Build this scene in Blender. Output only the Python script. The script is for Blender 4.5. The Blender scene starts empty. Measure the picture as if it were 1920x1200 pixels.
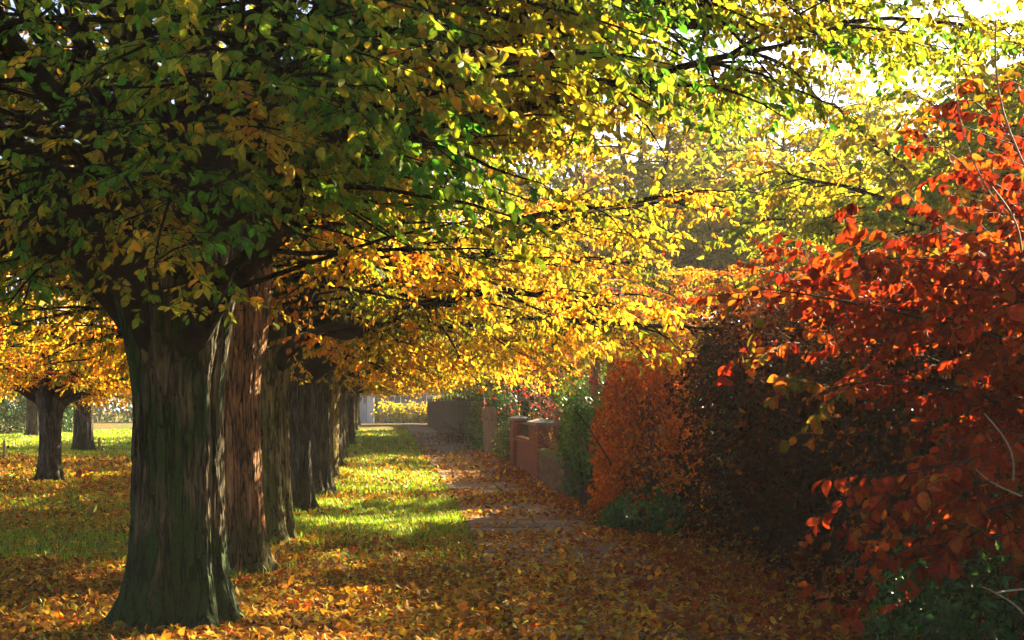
import bpy, math, numpy as np
from mathutils import Matrix, Vector

# ------------------------------------------------------------------ camera, sky, sun, exposure
SC = bpy.context.scene
COL = SC.collection
R = math.radians
F = 2800.0                       # focal length in photo pixels (photo 1920 wide)
VPX, VPY, CAMZ = 770.0, 755.0, 1.6

cam = bpy.data.cameras.new('camera')
cam.sensor_width = 36.0
cam.lens = 36.0 * F / 1920.0
cam.shift_x = (960 - VPX) / 1920.0
cam.shift_y = (VPY - 600) / 1920.0
cam.clip_start = 0.05
cam.clip_end = 2000
camo = bpy.data.objects.new('camera', cam)
camo.location = (0, 0, CAMZ)
camo.rotation_euler = (R(90), 0, 0)
COL.objects.link(camo)
SC.camera = camo

SUN_AZ, SUN_EL = 40.0, 24.0      # degrees right of the view direction (+Y), degrees up
w = bpy.data.worlds.new('World'); SC.world = w; w.use_nodes = True
nt = w.node_tree
bg = nt.nodes['Background']
sky = nt.nodes.new('ShaderNodeTexSky')
sky.sky_type = 'NISHITA'; sky.sun_disc = False
sky.sun_elevation = R(SUN_EL); sky.sun_rotation = R(SUN_AZ)
sky.air_density = 0.35; sky.dust_density = 0.9; sky.ozone_density = 0.2
nt.links.new(sky.outputs[0], bg.inputs['Color'])
bg.inputs['Strength'].default_value = 0.052

sl = bpy.data.lights.new('sun', 'SUN'); sl.energy = 5.0; sl.angle = R(0.5); sl.color = (1.0, 0.79, 0.46)
so = bpy.data.objects.new('sun', sl); COL.objects.link(so)
sd = Vector((math.sin(R(SUN_AZ)) * math.cos(R(SUN_EL)), math.cos(R(SUN_AZ)) * math.cos(R(SUN_EL)), math.sin(R(SUN_EL))))
so.rotation_euler = sd.to_track_quat('Z', 'Y').to_euler()
so.location = (20, 20, 30)

SC.view_settings.view_transform = 'Standard'
SC.view_settings.look = 'None'
SC.view_settings.exposure = 3.2
SC.view_settings.gamma = 1.0
cy = SC.cycles
cy.use_denoising = True
cy.max_bounces = 7; cy.diffuse_bounces = 3; cy.transmission_bounces = 5; cy.glossy_bounces = 2
cy.volume_bounces = 1; cy.transparent_max_bounces = 8
cy.caustics_reflective = False; cy.caustics_refractive = False
cy.sample_clamp_indirect = 6.0

# ------------------------------------------------------------------ helpers
def at(px, py, d):
    return np.array([(px - VPX) / F * d, d, CAMZ - (py - VPY) / F * d])

def link(o, parent=None):
    COL.objects.link(o)
    if parent is not None: o.parent = parent
    return o

def empty(name, loc=(0, 0, 0), rz=0.0):
    o = bpy.data.objects.new(name, None); o.location = loc; o.rotation_euler = (0, 0, rz)
    o.empty_display_size = 0.2
    return link(o)

def tag(o, label=None, cat=None, group=None, kind=None):
    if label: o['label'] = label
    if cat: o['category'] = cat
    if group: o['group'] = group
    if kind: o['kind'] = kind
    return o

def mesh_np(name, V, tris=None, quads=None, col=None, mat=None, smooth=False):
    V = np.asarray(V, np.float32).reshape(-1, 3)
    T = np.zeros((0, 3), np.int32) if tris is None else np.asarray(tris, np.int32).reshape(-1, 3)
    Q = np.zeros((0, 4), np.int32) if quads is None else np.asarray(quads, np.int32).reshape(-1, 4)
    me = bpy.data.meshes.new(name)
    me.vertices.add(len(V)); me.vertices.foreach_set('co', V.ravel())
    nl = T.size + Q.size
    me.loops.add(nl); me.loops.foreach_set('vertex_index', np.concatenate([T.ravel(), Q.ravel()]))
    me.polygons.add(len(T) + len(Q))
    st = np.concatenate([np.arange(len(T)) * 3, T.size + np.arange(len(Q)) * 4]).astype(np.int32)
    me.polygons.foreach_set('loop_start', st)
    if smooth: me.polygons.foreach_set('use_smooth', np.ones(len(T) + len(Q), bool))
    me.update(calc_edges=True)
    if col is not None:
        a = me.color_attributes.new('col', 'FLOAT_COLOR', 'POINT')
        c = np.ones((len(V), 4), np.float32); c[:, :3] = col
        a.data.foreach_set('color', c.ravel())
    if mat: me.materials.append(mat)
    return me

def obj(name, me, parent=None):
    return link(bpy.data.objects.new(name, me), parent)

class MB:
    """collects boxes and prisms into one mesh"""
    def __init__(s): s.V = []; s.Q = []; s.n = 0
    def box(s, x0, x1, y0, y1, z0, z1, bev=0.0):
        if bev <= 0:
            v = [(x0,y0,z0),(x1,y0,z0),(x1,y1,z0),(x0,y1,z0),(x0,y0,z1),(x1,y0,z1),(x1,y1,z1),(x0,y1,z1)]
            q = [(0,3,2,1),(4,5,6,7),(0,1,5,4),(1,2,6,5),(2,3,7,6),(3,0,4,7)]
        else:
            b = bev
            v = [(x0,y0,z0),(x1,y0,z0),(x1,y1,z0),(x0,y1,z0),(x0,y0,z1-b),(x1,y0,z1-b),(x1,y1,z1-b),(x0,y1,z1-b),
                 (x0+b,y0+b,z1),(x1-b,y0+b,z1),(x1-b,y1-b,z1),(x0+b,y1-b,z1)]
            q = [(0,3,2,1),(0,1,5,4),(1,2,6,5),(2,3,7,6),(3,0,4,7),(4,5,9,8),(5,6,10,9),(6,7,11,10),(7,4,8,11),(8,9,10,11)]
        s.add(v, q); return s
    def add(s, v, q):
        s.V += list(v); s.Q += [tuple(i + s.n for i in f) for f in q]; s.n += len(v)
    def build(s, name, mat, parent=None, M=None, jit=0.0, seed=0):
        V = np.array(s.V, float)
        if jit: V = V + np.random.default_rng(seed).normal(0, jit, V.shape)
        if M is not None: V = V @ np.array(M)[:3, :3].T + np.array(M)[:3, 3]
        me = bpy.data.meshes.new(name)
        me.from_pydata(V.tolist(), [], s.Q); me.materials.append(mat); me.update()
        return obj(name, me, parent)

def nrm(a): return a / np.maximum(np.linalg.norm(a, axis=-1, keepdims=True), 1e-9)

def tubes(groups, sides_of):
    """groups: list of (pts (N,K,3), rad (N,K)); returns V, quads"""
    Vs, Qs, off = [], [], 0
    for (P, Rd), S in zip(groups, sides_of):
        if len(P) == 0: continue
        N, K, _ = P.shape
        T = np.gradient(P, axis=1); T = nrm(T)
        up = np.zeros_like(T); up[..., 0] = 0.31; up[..., 1] = 0.22; up[..., 2] = 0.92
        A = nrm(np.cross(T, up)); B = np.cross(T, A)
        th = np.arange(S) * 2 * np.pi / S
        ring = P[:, :, None, :] + Rd[:, :, None, None] * (np.cos(th)[None, None, :, None] * A[:, :, None, :] + np.sin(th)[None, None, :, None] * B[:, :, None, :])
        Vs.append(ring.reshape(-1, 3))
        idx = np.arange(N * K * S).reshape(N, K, S)
        a = idx[:, :-1, :]; b = np.roll(a, -1, axis=2); c = idx[:, 1:, :]; d = np.roll(c, -1, axis=2)
        Qs.append(np.stack([a, b, d, c], -1).reshape(-1, 4) + off)
        off += N * K * S
    return np.concatenate(Vs), np.concatenate(Qs)

# leaf: eight points, folded along the midrib, a pointed oval
LEAF_V = np.array([[0,0,0],[.26,.22,.05],[.36,.50,.07],[.22,.80,.03],[0,1.0,-.06],[-.22,.80,.03],[-.36,.50,.07],[-.26,.22,.05],[0,.5,0]], np.float32)
LEAF_T = np.array([[0,1,8],[1,2,8],[2,3,8],[3,4,8],[4,5,8],[5,6,8],[6,7,8],[7,0,8]], np.int32)
SLEAF_V = np.array([[0,0,0],[.36,.42,.06],[.20,.80,.03],[0,1.0,-.05],[-.20,.80,.03],[-.36,.42,.06]], np.float32)
SLEAF_T = np.array([[0,1,2],[0,2,3],[0,3,4],[0,4,5]], np.int32)

def leaf_frames(D, Nn):
    Y = nrm(D); X = nrm(np.cross(Y, Nn)); Z = np.cross(X, Y)
    return X, Y, Z

def leaves_mesh(name, pos, D, Nn, size, colr, mat, simple=True, width=.82, curl_sd=.22):
    base, tri = (SLEAF_V, SLEAF_T) if simple else (LEAF_V, LEAF_T)
    X, Y, Z = leaf_frames(D, Nn)
    n, m = len(pos), len(base)
    rl = np.random.default_rng(n)
    s = np.asarray(size)[:, None, None]
    fold = rl.normal(1.2, .9, (n, 1, 1)); curl = rl.normal(-.05, curl_sd, (n, 1, 1)); wv = width * np.clip(rl.normal(1, .16, (n, 1, 1)), .55, 1.4)
    skew = rl.normal(0, .10, (n, 1, 1))
    bx, by, bz = base[None, :, 0:1], base[None, :, 1:2], base[None, :, 2:3]
    V = pos[:, None, :] + s * ((bx * wv + skew * by * by) * X[:, None, :] + by * Y[:, None, :] + (bz * fold + curl * by * by) * Z[:, None, :])
    T = tri[None] + (np.arange(n) * m)[:, None, None]
    tone = np.clip(rl.normal(1, .14, (n, m, 1)), .5, 1.5) * (1.06 - .22 * base[None, :, 1:2] ** 3)
    C = (colr[:, None, :] * tone).reshape(-1, 3)
    return mesh_np(name, V.reshape(-1, 3), tris=T.reshape(-1, 3), col=C, mat=mat)

def rand_unit(rng, n): return nrm(rng.normal(size=(n, 3)))

def noise2(x, y, seed=0, scale=1.0):
    """smooth value noise 0..1"""
    x = np.asarray(x, float) / scale; y = np.asarray(y, float) / scale
    xi = np.floor(x); yi = np.floor(y); fx = x - xi; fy = y - yi
    fx = fx * fx * (3 - 2 * fx); fy = fy * fy * (3 - 2 * fy)
    def h(a, b):
        v = np.sin(a * 127.1 + b * 311.7 + seed * 74.7) * 43758.5453
        return v - np.floor(v)
    return (h(xi, yi) * (1 - fx) + h(xi + 1, yi) * fx) * (1 - fy) + (h(xi, yi + 1) * (1 - fx) + h(xi + 1, yi + 1) * fx) * fy

def pick_cols(rng, n, pal, wts, jit=0.18, bias=None):
    pal = np.array(pal); wts = np.array(wts, float) / sum(wts)
    k = rng.choice(len(pal), n, p=wts)
    c = pal[k] * np.exp(rng.normal(0, jit, (n, 1))) * np.exp(rng.normal(0, jit * .4, (n, 3)))
    return np.clip(c, 0.002, 0.9)

# ------------------------------------------------------------------ materials
def new_mat(name):
    m = bpy.data.materials.new(name); m.use_nodes = True
    n = m.node_tree.nodes; l = m.node_tree.links
    return m, n, l, n['Principled BSDF'], n['Material Output']

def leaf_mat(name, transl=0.5, rough=0.45, boost=(1.25, 1.1, 0.6), spec=0.12):
    m, n, l, p, out = new_mat(name)
    a = n.new('ShaderNodeAttribute'); a.attribute_name = 'col'
    tc = n.new('ShaderNodeTexCoord')
    nz = n.new('ShaderNodeTexNoise'); nz.inputs['Scale'].default_value = 38.0; nz.inputs['Detail'].default_value = 2.0
    l.new(tc.outputs['Object'], nz.inputs['Vector'])
    mr = n.new('ShaderNodeMapRange'); mr.inputs['From Min'].default_value = 0.3; mr.inputs['From Max'].default_value = 0.7
    mr.inputs['To Min'].default_value = 0.72; mr.inputs['To Max'].default_value = 1.25
    l.new(nz.outputs['Fac'], mr.inputs['Value'])
    vm = n.new('ShaderNodeVectorMath'); vm.operation = 'SCALE'
    l.new(a.outputs['Color'], vm.inputs[0]); l.new(mr.outputs[0], vm.inputs['Scale'])
    l.new(vm.outputs[0], p.inputs['Base Color'])
    p.inputs['Roughness'].default_value = rough
    p.inputs['Specular IOR Level'].default_value = spec
    t = n.new('ShaderNodeBsdfTranslucent')
    vb = n.new('ShaderNodeVectorMath'); vb.operation = 'MULTIPLY'; vb.inputs[1].default_value = boost
    l.new(vm.outputs[0], vb.inputs[0]); l.new(vb.outputs[0], t.inputs['Color'])
    mx = n.new('ShaderNodeMixShader'); mx.inputs['Fac'].default_value = transl
    l.new(p.outputs[0], mx.inputs[1]); l.new(t.outputs[0], mx.inputs[2]); l.new(mx.outputs[0], out.inputs['Surface'])
    return m

def ramp(n, stops):
    r = n.new('ShaderNodeValToRGB')
    e = r.color_ramp.elements
    e[0].position, e[0].color = stops[0][0], (*stops[0][1], 1)
    e[1].position, e[1].color = stops[-1][0], (*stops[-1][1], 1)
    for pos, c in stops[1:-1]:
        k = e.new(pos); k.color = (*c, 1)
    return r

def noise_mat(name, stops, scale=5.0, detail=5.0, rough=0.85, bump=0.3, bscale=None, stretch=(1, 1, 1), dist=0.02, spec=0.2):
    m, n, l, p, out = new_mat(name)
    tc = n.new('ShaderNodeTexCoord'); mp = n.new('ShaderNodeMapping'); mp.inputs['Scale'].default_value = stretch
    l.new(tc.outputs['Object'], mp.inputs['Vector'])
    nz = n.new('ShaderNodeTexNoise'); nz.inputs['Scale'].default_value = scale; nz.inputs['Detail'].default_value = detail
    l.new(mp.outputs[0], nz.inputs['Vector'])
    r = ramp(n, stops); l.new(nz.outputs['Fac'], r.inputs['Fac']); l.new(r.outputs[0], p.inputs['Base Color'])
    nb = n.new('ShaderNodeTexNoise'); nb.inputs['Scale'].default_value = bscale or scale * 5; nb.inputs['Detail'].default_value = 4
    l.new(mp.outputs[0], nb.inputs['Vector'])
    b = n.new('ShaderNodeBump'); b.inputs['Strength'].default_value = bump; b.inputs['Distance'].default_value = dist
    l.new(nb.outputs['Fac'], b.inputs['Height']); l.new(b.outputs[0], p.inputs['Normal'])
    p.inputs['Roughness'].default_value = rough; p.inputs['Specular IOR Level'].default_value = spec
    return m

def bark_mat(name, wood, dark, moss, moss_lo, moss_hi):
    m, n, l, p, out = new_mat(name)
    tc = n.new('ShaderNodeTexCoord')
    def mapped(sc):
        mp = n.new('ShaderNodeMapping'); mp.inputs['Scale'].default_value = sc
        l.new(tc.outputs['Object'], mp.inputs['Vector']); return mp
    m1 = mapped((24, 24, 2.4)); n1 = n.new('ShaderNodeTexNoise'); n1.inputs['Scale'].default_value = 1.0; n1.inputs['Detail'].default_value = 8; n1.inputs['Roughness'].default_value = .65
    n1.inputs['Distortion'].default_value = 0.6
    l.new(m1.outputs[0], n1.inputs['Vector'])
    r1 = ramp(n, [(0.40, dark), (0.45, tuple(.5 * a for a in wood)), (0.56, wood), (0.72, tuple(1.9 * a for a in wood))])
    l.new(n1.outputs['Fac'], r1.inputs['Fac'])
    m2 = mapped((4.6, 4.6, 1.5)); n2 = n.new('ShaderNodeTexNoise'); n2.inputs['Scale'].default_value = 1.0; n2.inputs['Detail'].default_value = 6
    l.new(m2.outputs[0], n2.inputs['Vector'])
    sx = n.new('ShaderNodeSeparateXYZ'); l.new(tc.outputs['Object'], sx.inputs[0])
    low = n.new('ShaderNodeMapRange'); low.inputs['From Min'].default_value = 0.0; low.inputs['From Max'].default_value = 0.75
    low.inputs['To Min'].default_value = 0.28; low.inputs['To Max'].default_value = 0.0; l.new(sx.outputs['Z'], low.inputs['Value'])
    ad = n.new('ShaderNodeMath'); ad.operation = 'ADD'; l.new(n2.outputs['Fac'], ad.inputs[0]); l.new(low.outputs[0], ad.inputs[1])
    mr = n.new('ShaderNodeMapRange'); mr.inputs['From Min'].default_value = moss_lo; mr.inputs['From Max'].default_value = moss_hi
    l.new(ad.outputs[0], mr.inputs['Value'])
    mx = n.new('ShaderNodeMix'); mx.data_type = 'RGBA'
    l.new(mr.outputs[0], mx.inputs['Factor']); l.new(r1.outputs[0], mx.inputs['A'])
    n4 = n.new('ShaderNodeTexNoise'); n4.inputs['Scale'].default_value = 60; n4.inputs['Detail'].default_value = 4; l.new(tc.outputs['Object'], n4.inputs['Vector'])
    r4 = ramp(n, [(0.3, tuple(.45 * a for a in moss)), (0.7, moss)]); l.new(n4.outputs['Fac'], r4.inputs['Fac'])
    l.new(r4.outputs[0], mx.inputs['B'])
    mc = mapped((11, 11, 1.0)); wn = n.new('ShaderNodeTexNoise'); wn.inputs['Scale'].default_value = 2.0; l.new(mc.outputs[0], wn.inputs['Vector'])
    va = n.new('ShaderNodeVectorMath'); va.operation = 'ADD'; l.new(mc.outputs[0], va.inputs[0]); l.new(wn.outputs['Color'], va.inputs[1])
    vo = n.new('ShaderNodeTexVoronoi'); vo.feature = 'DISTANCE_TO_EDGE'; vo.inputs['Scale'].default_value = 1.0; l.new(va.outputs[0], vo.inputs['Vector'])
    ck = n.new('ShaderNodeMapRange'); ck.inputs['From Min'].default_value = .0; ck.inputs['From Max'].default_value = .09; ck.inputs['To Min'].default_value = .12; l.new(vo.outputs['Distance'], ck.inputs['Value'])  # crack lines darkened in the colour, in place of shading in the fissures
    sc = n.new('ShaderNodeVectorMath'); sc.operation = 'SCALE'; l.new(mx.outputs['Result'], sc.inputs[0]); l.new(ck.outputs[0], sc.inputs['Scale'])
    l.new(sc.outputs[0], p.inputs['Base Color'])
    m3 = mapped((30, 30, 4)); n3 = n.new('ShaderNodeTexNoise'); n3.inputs['Scale'].default_value = 1.0; n3.inputs['Detail'].default_value = 8
    l.new(m3.outputs[0], n3.inputs['Vector'])
    am0 = n.new('ShaderNodeMath'); am0.operation = 'ADD'; l.new(n1.outputs['Fac'], am0.inputs[0]); l.new(n3.outputs['Fac'], am0.inputs[1])
    am = n.new('ShaderNodeMath'); am.operation = 'ADD'; l.new(am0.outputs[0], am.inputs[0]); l.new(ck.outputs[0], am.inputs[1])
    b = n.new('ShaderNodeBump'); b.inputs['Strength'].default_value = 0.9; b.inputs['Distance'].default_value = 0.03
    l.new(am.outputs[0], b.inputs['Height']); l.new(b.outputs[0], p.inputs['Normal'])
    p.inputs['Roughness'].default_value = 0.9; p.inputs['Specular IOR Level'].default_value = 0.15
    return m

LEAF = leaf_mat('leaf_autumn', 0.62, rough=.6, spec=.08)
LEAFR = leaf_mat('leaf_copper', 0.5, boost=(1.5, 0.95, 0.5), rough=.65, spec=.04)
LEAFG = leaf_mat('leaf_evergreen', 0.3, rough=0.45, boost=(1.2, 1.2, .6), spec=.2)
LITTER = leaf_mat('leaf_fallen', 0.3, rough=0.6, boost=(1.2, 1.0, .6), spec=.05)
GRASS = leaf_mat('grass_blade', 0.45, rough=0.5, boost=(1.25, 1.15, .5), spec=.3)
BARKS = [bark_mat('bark_mossy', (.10, .078, .036), (.008, .006, .003), (.018, .052, .007), .43, .57),
         bark_mat('bark_brown', (.30, .14, .05), (.014, .008, .004), (.07, .065, .014), .60, .75),
         bark_mat('bark_olive', (.28, .22, .075), (.018, .015, .006), (.12, .115, .016), .45, .62),
         bark_mat('bark_grey', (.085, .08, .06), (.008, .008, .006), (.03, .036, .012), .55, .70)]
BRANCH = noise_mat('branch_bark', [(.35, (.002, .0016, .001)), (.5, (.010, .008, .004)), (.62, (.018, .014, .008)), (.75, (.006, .012, .003))], scale=16, rough=.95, bump=.9, stretch=(1, 1, .5), spec=.05)
TWIG = noise_mat('twig_bark', [(.3, (.010, .006, .004)), (.7, (.03, .018, .011))], scale=10, rough=.8, bump=.2)
PALETWIG = noise_mat('pale_twig_bark', [(.3, (.16, .11, .07)), (.7, (.30, .22, .14))], scale=14, rough=.6, bump=.2)

# ------------------------------------------------------------------ ground
def row_x(d):        # line of the avenue trunks
    return -1.68 - 0.028 * np.maximum(np.asarray(d, float) - 26, 0)
def path_l(d): return 0.72 - 0.014 * np.maximum(np.asarray(d, float) - 24, 0)
def path_r(d): return 2.50 - 0.022 * np.maximum(np.asarray(d, float) - 34, 0)

def ground_material():
    m, n, l, p, out = new_mat('leafy_soil')
    tc = n.new('ShaderNodeTexCoord')
    def nz(s, d=5):
        k = n.new('ShaderNodeTexNoise'); k.inputs['Scale'].default_value = s; k.inputs['Detail'].default_value = d
        l.new(tc.outputs['Object'], k.inputs['Vector']); return k
    a = nz(14, 6); ra = ramp(n, [(.25, (.03, .018, .007)), (.45, (.10, .05, .012)), (.6, (.24, .11, .018)), (.75, (.33, .20, .03))])
    l.new(a.outputs['Fac'], ra.inputs['Fac'])
    g = nz(22, 6); rg = ramp(n, [(.3, (.025, .045, .008)), (.6, (.07, .11, .014)), (.75, (.16, .17, .02))])
    l.new(g.outputs['Fac'], rg.inputs['Fac'])
    b = nz(0.55, 5); mr = n.new('ShaderNodeMapRange'); mr.inputs['From Min'].default_value = .42; mr.inputs['From Max'].default_value = .58
    l.new(b.outputs['Fac'], mr.inputs['Value'])
    mx = n.new('ShaderNodeMix'); mx.data_type = 'RGBA'
    l.new(mr.outputs[0], mx.inputs['Factor']); l.new(ra.outputs[0], mx.inputs['A']); l.new(rg.outputs[0], mx.inputs['B'])
    l.new(mx.outputs['Result'], p.inputs['Base Color'])
    bb = nz(30, 6); bu = n.new('ShaderNodeBump'); bu.inputs['Strength'].default_value = .8; bu.inputs['Distance'].default_value = .04
    l.new(bb.outputs['Fac'], bu.inputs['Height']); l.new(bu.outputs[0], p.inputs['Normal'])
    p.inputs['Roughness'].default_value = .95; p.inputs['Specular IOR Level'].default_value = .1
    return m
GM = ground_material()

def gz(x, y):        # gentle undulation of the lawn, flat along the path
    x = np.asarray(x, float); y = np.asarray(y, float)
    k = np.clip((path_l(y) - 0.15 - x) / 1.5, 0, 1)
    k2 = np.clip((x - path_r(y) - 0.3) / 1.0, 0, 1)
    return k * (0.10 * (noise2(x, y, 3, 2.6) - .5) + 0.04 * (noise2(x, y, 5, 0.9) - .5)) + 0.05 * k2 * (noise2(x, y, 8, .8) - .2)

def build_ground():
    xs = np.concatenate([[-190, -120, -80, -55, -40], np.arange(-30, 12, .5), [12, 16, 22, 30, 45, 70, 110, 190]])
    ys = np.concatenate([[-100, -50, -20, -8], np.arange(0, 60, .5), np.arange(60, 130, 2), [140, 160, 200, 260, 300]])
    X, Y = np.meshgrid(xs, ys, indexing='ij')
    fade = np.clip((90 - Y) / 40, 0, 1) * np.clip((35 - abs(X)) / 10, 0, 1)
    Z = gz(X, Y) * fade
    V = np.stack([X, Y, Z], -1).reshape(-1, 3)
    idx = np.arange(V.shape[0]).reshape(X.shape)
    Q = np.stack([idx[:-1, :-1], idx[1:, :-1], idx[1:, 1:], idx[:-1, 1:]], -1).reshape(-1, 4)
    o = obj('ground', mesh_np('ground', V, quads=Q, mat=GM, smooth=True)); tag(o, 'leaf strewn lawn and soil under the avenue', kind='structure'); o['category'] = 'ground'
build_ground()

# path: bed and concrete slabs
rng = np.random.default_rng(5)
SLABM = [noise_mat('paving_slab_%s' % k, [(.3, tuple(.7 * v for v in c)), (.6, c), (.8, tuple(1.25 * v for v in c))], scale=7, detail=8, rough=.8, bump=.35, bscale=60, dist=.01)
         for k, c in (('grey', (.15, .125, .10)), ('buff', (.19, .145, .10)), ('dark', (.11, .092, .075)))]
def build_path():
    ys = np.arange(-6, 131, 1.0)
    V = []; Q = []
    for i, y in enumerate(ys):
        V += [(float(path_l(y)) - .02, y, .012), (float(path_r(y)) + .02, y, .012)]
        if i: Q.append((2 * i - 2, 2 * i - 1, 2 * i + 1, 2 * i))
    bed = noise_mat('path_bed', [(.3, (.05, .035, .02)), (.7, (.10, .07, .04))], scale=9, rough=.95, bump=.4)
    me = bpy.data.meshes.new('path'); me.from_pydata(V, [], Q); me.materials.append(bed)
    o = obj('path', me); tag(o, 'straight slab footpath strewn with leaves beside the hedges', kind='structure'); o['category'] = 'path'
    meshes = []
    for j, m in enumerate(SLABM):
        for v in range(2):
            mb = MB(); mb.box(-.5, .5, -.5, .5, -.5, .5); r2 = np.random.default_rng(40 + j * 2 + v)
            bevel = [(-.5,-.5,-1),(.5,-.5,-1),(.5,.5,-1),(-.5,.5,-1),(-.5,-.5,-.25),(.5,-.5,-.25),(.5,.5,-.25),(-.5,.5,-.25),(-.488,-.485,0),(.488,-.485,0),(.488,.485,0),(-.488,.485,0)]
            q = [(0,1,5,4),(1,2,6,5),(2,3,7,6),(3,0,4,7),(4,5,9,8),(5,6,10,9),(6,7,11,10),(7,4,8,11),(8,9,10,11)]
            vv = [(a + r2.normal(0, .004), b + r2.normal(0, .006), c) for a, b, c in bevel]
            mm = bpy.data.meshes.new('paving_slab'); mm.from_pydata(vv, [], q); mm.materials.append(m); meshes.append(mm)
    y = 8.0; k = 0
    while y < 96:
        L = .62
        for c in range(2):
            x0 = float(path_l(y)); x1 = float(path_r(y)); wd = (x1 - x0) / 2
            s = obj('paving_slab', meshes[rng.integers(len(meshes))], o)
            s.location = (x0 + wd * (c + .5), y + L / 2, .05 + rng.normal(0, .004)); s.scale = (wd - .018, L - .018, .05)
            s.rotation_euler = (rng.normal(0, .006), rng.normal(0, .006), rng.normal(0, .004))
            k += 1
        y += L
    return o
path = build_path()

# ------------------------------------------------------------------ trees
def grow(start, dirs, length, K, droop, wob, rng, zmin=None):
    N = len(start)
    P = np.zeros((N, K, 3)); P[:, 0] = start
    d = nrm(dirs)
    step = (np.asarray(length) / (K - 1))[:, None]
    for k in range(1, K):
        d = d + rng.normal(0, wob, (N, 3)); d[:, 2] -= droop
        d = nrm(d)
        if zmin is not None:
            lo = (P[:, k - 1, 2] + d[:, 2] * step[:, 0]) < zmin
            d[lo, 2] = np.abs(d[lo, 2]) * .3; d = nrm(d)
        P[:, k] = P[:, k - 1] + d * step
    return P

def along(P, t):
    """P (N,K,3), t (N,M) in 0..1 -> points and tangents (N,M,3)"""
    N, K, _ = P.shape
    u = t * (K - 1); i = np.clip(u.astype(int), 0, K - 2); f = (u - i)[..., None]
    n = np.arange(N)[:, None]
    a = P[n, i]; b = P[n, i + 1]
    return a + (b - a) * f, nrm(b - a)

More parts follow.
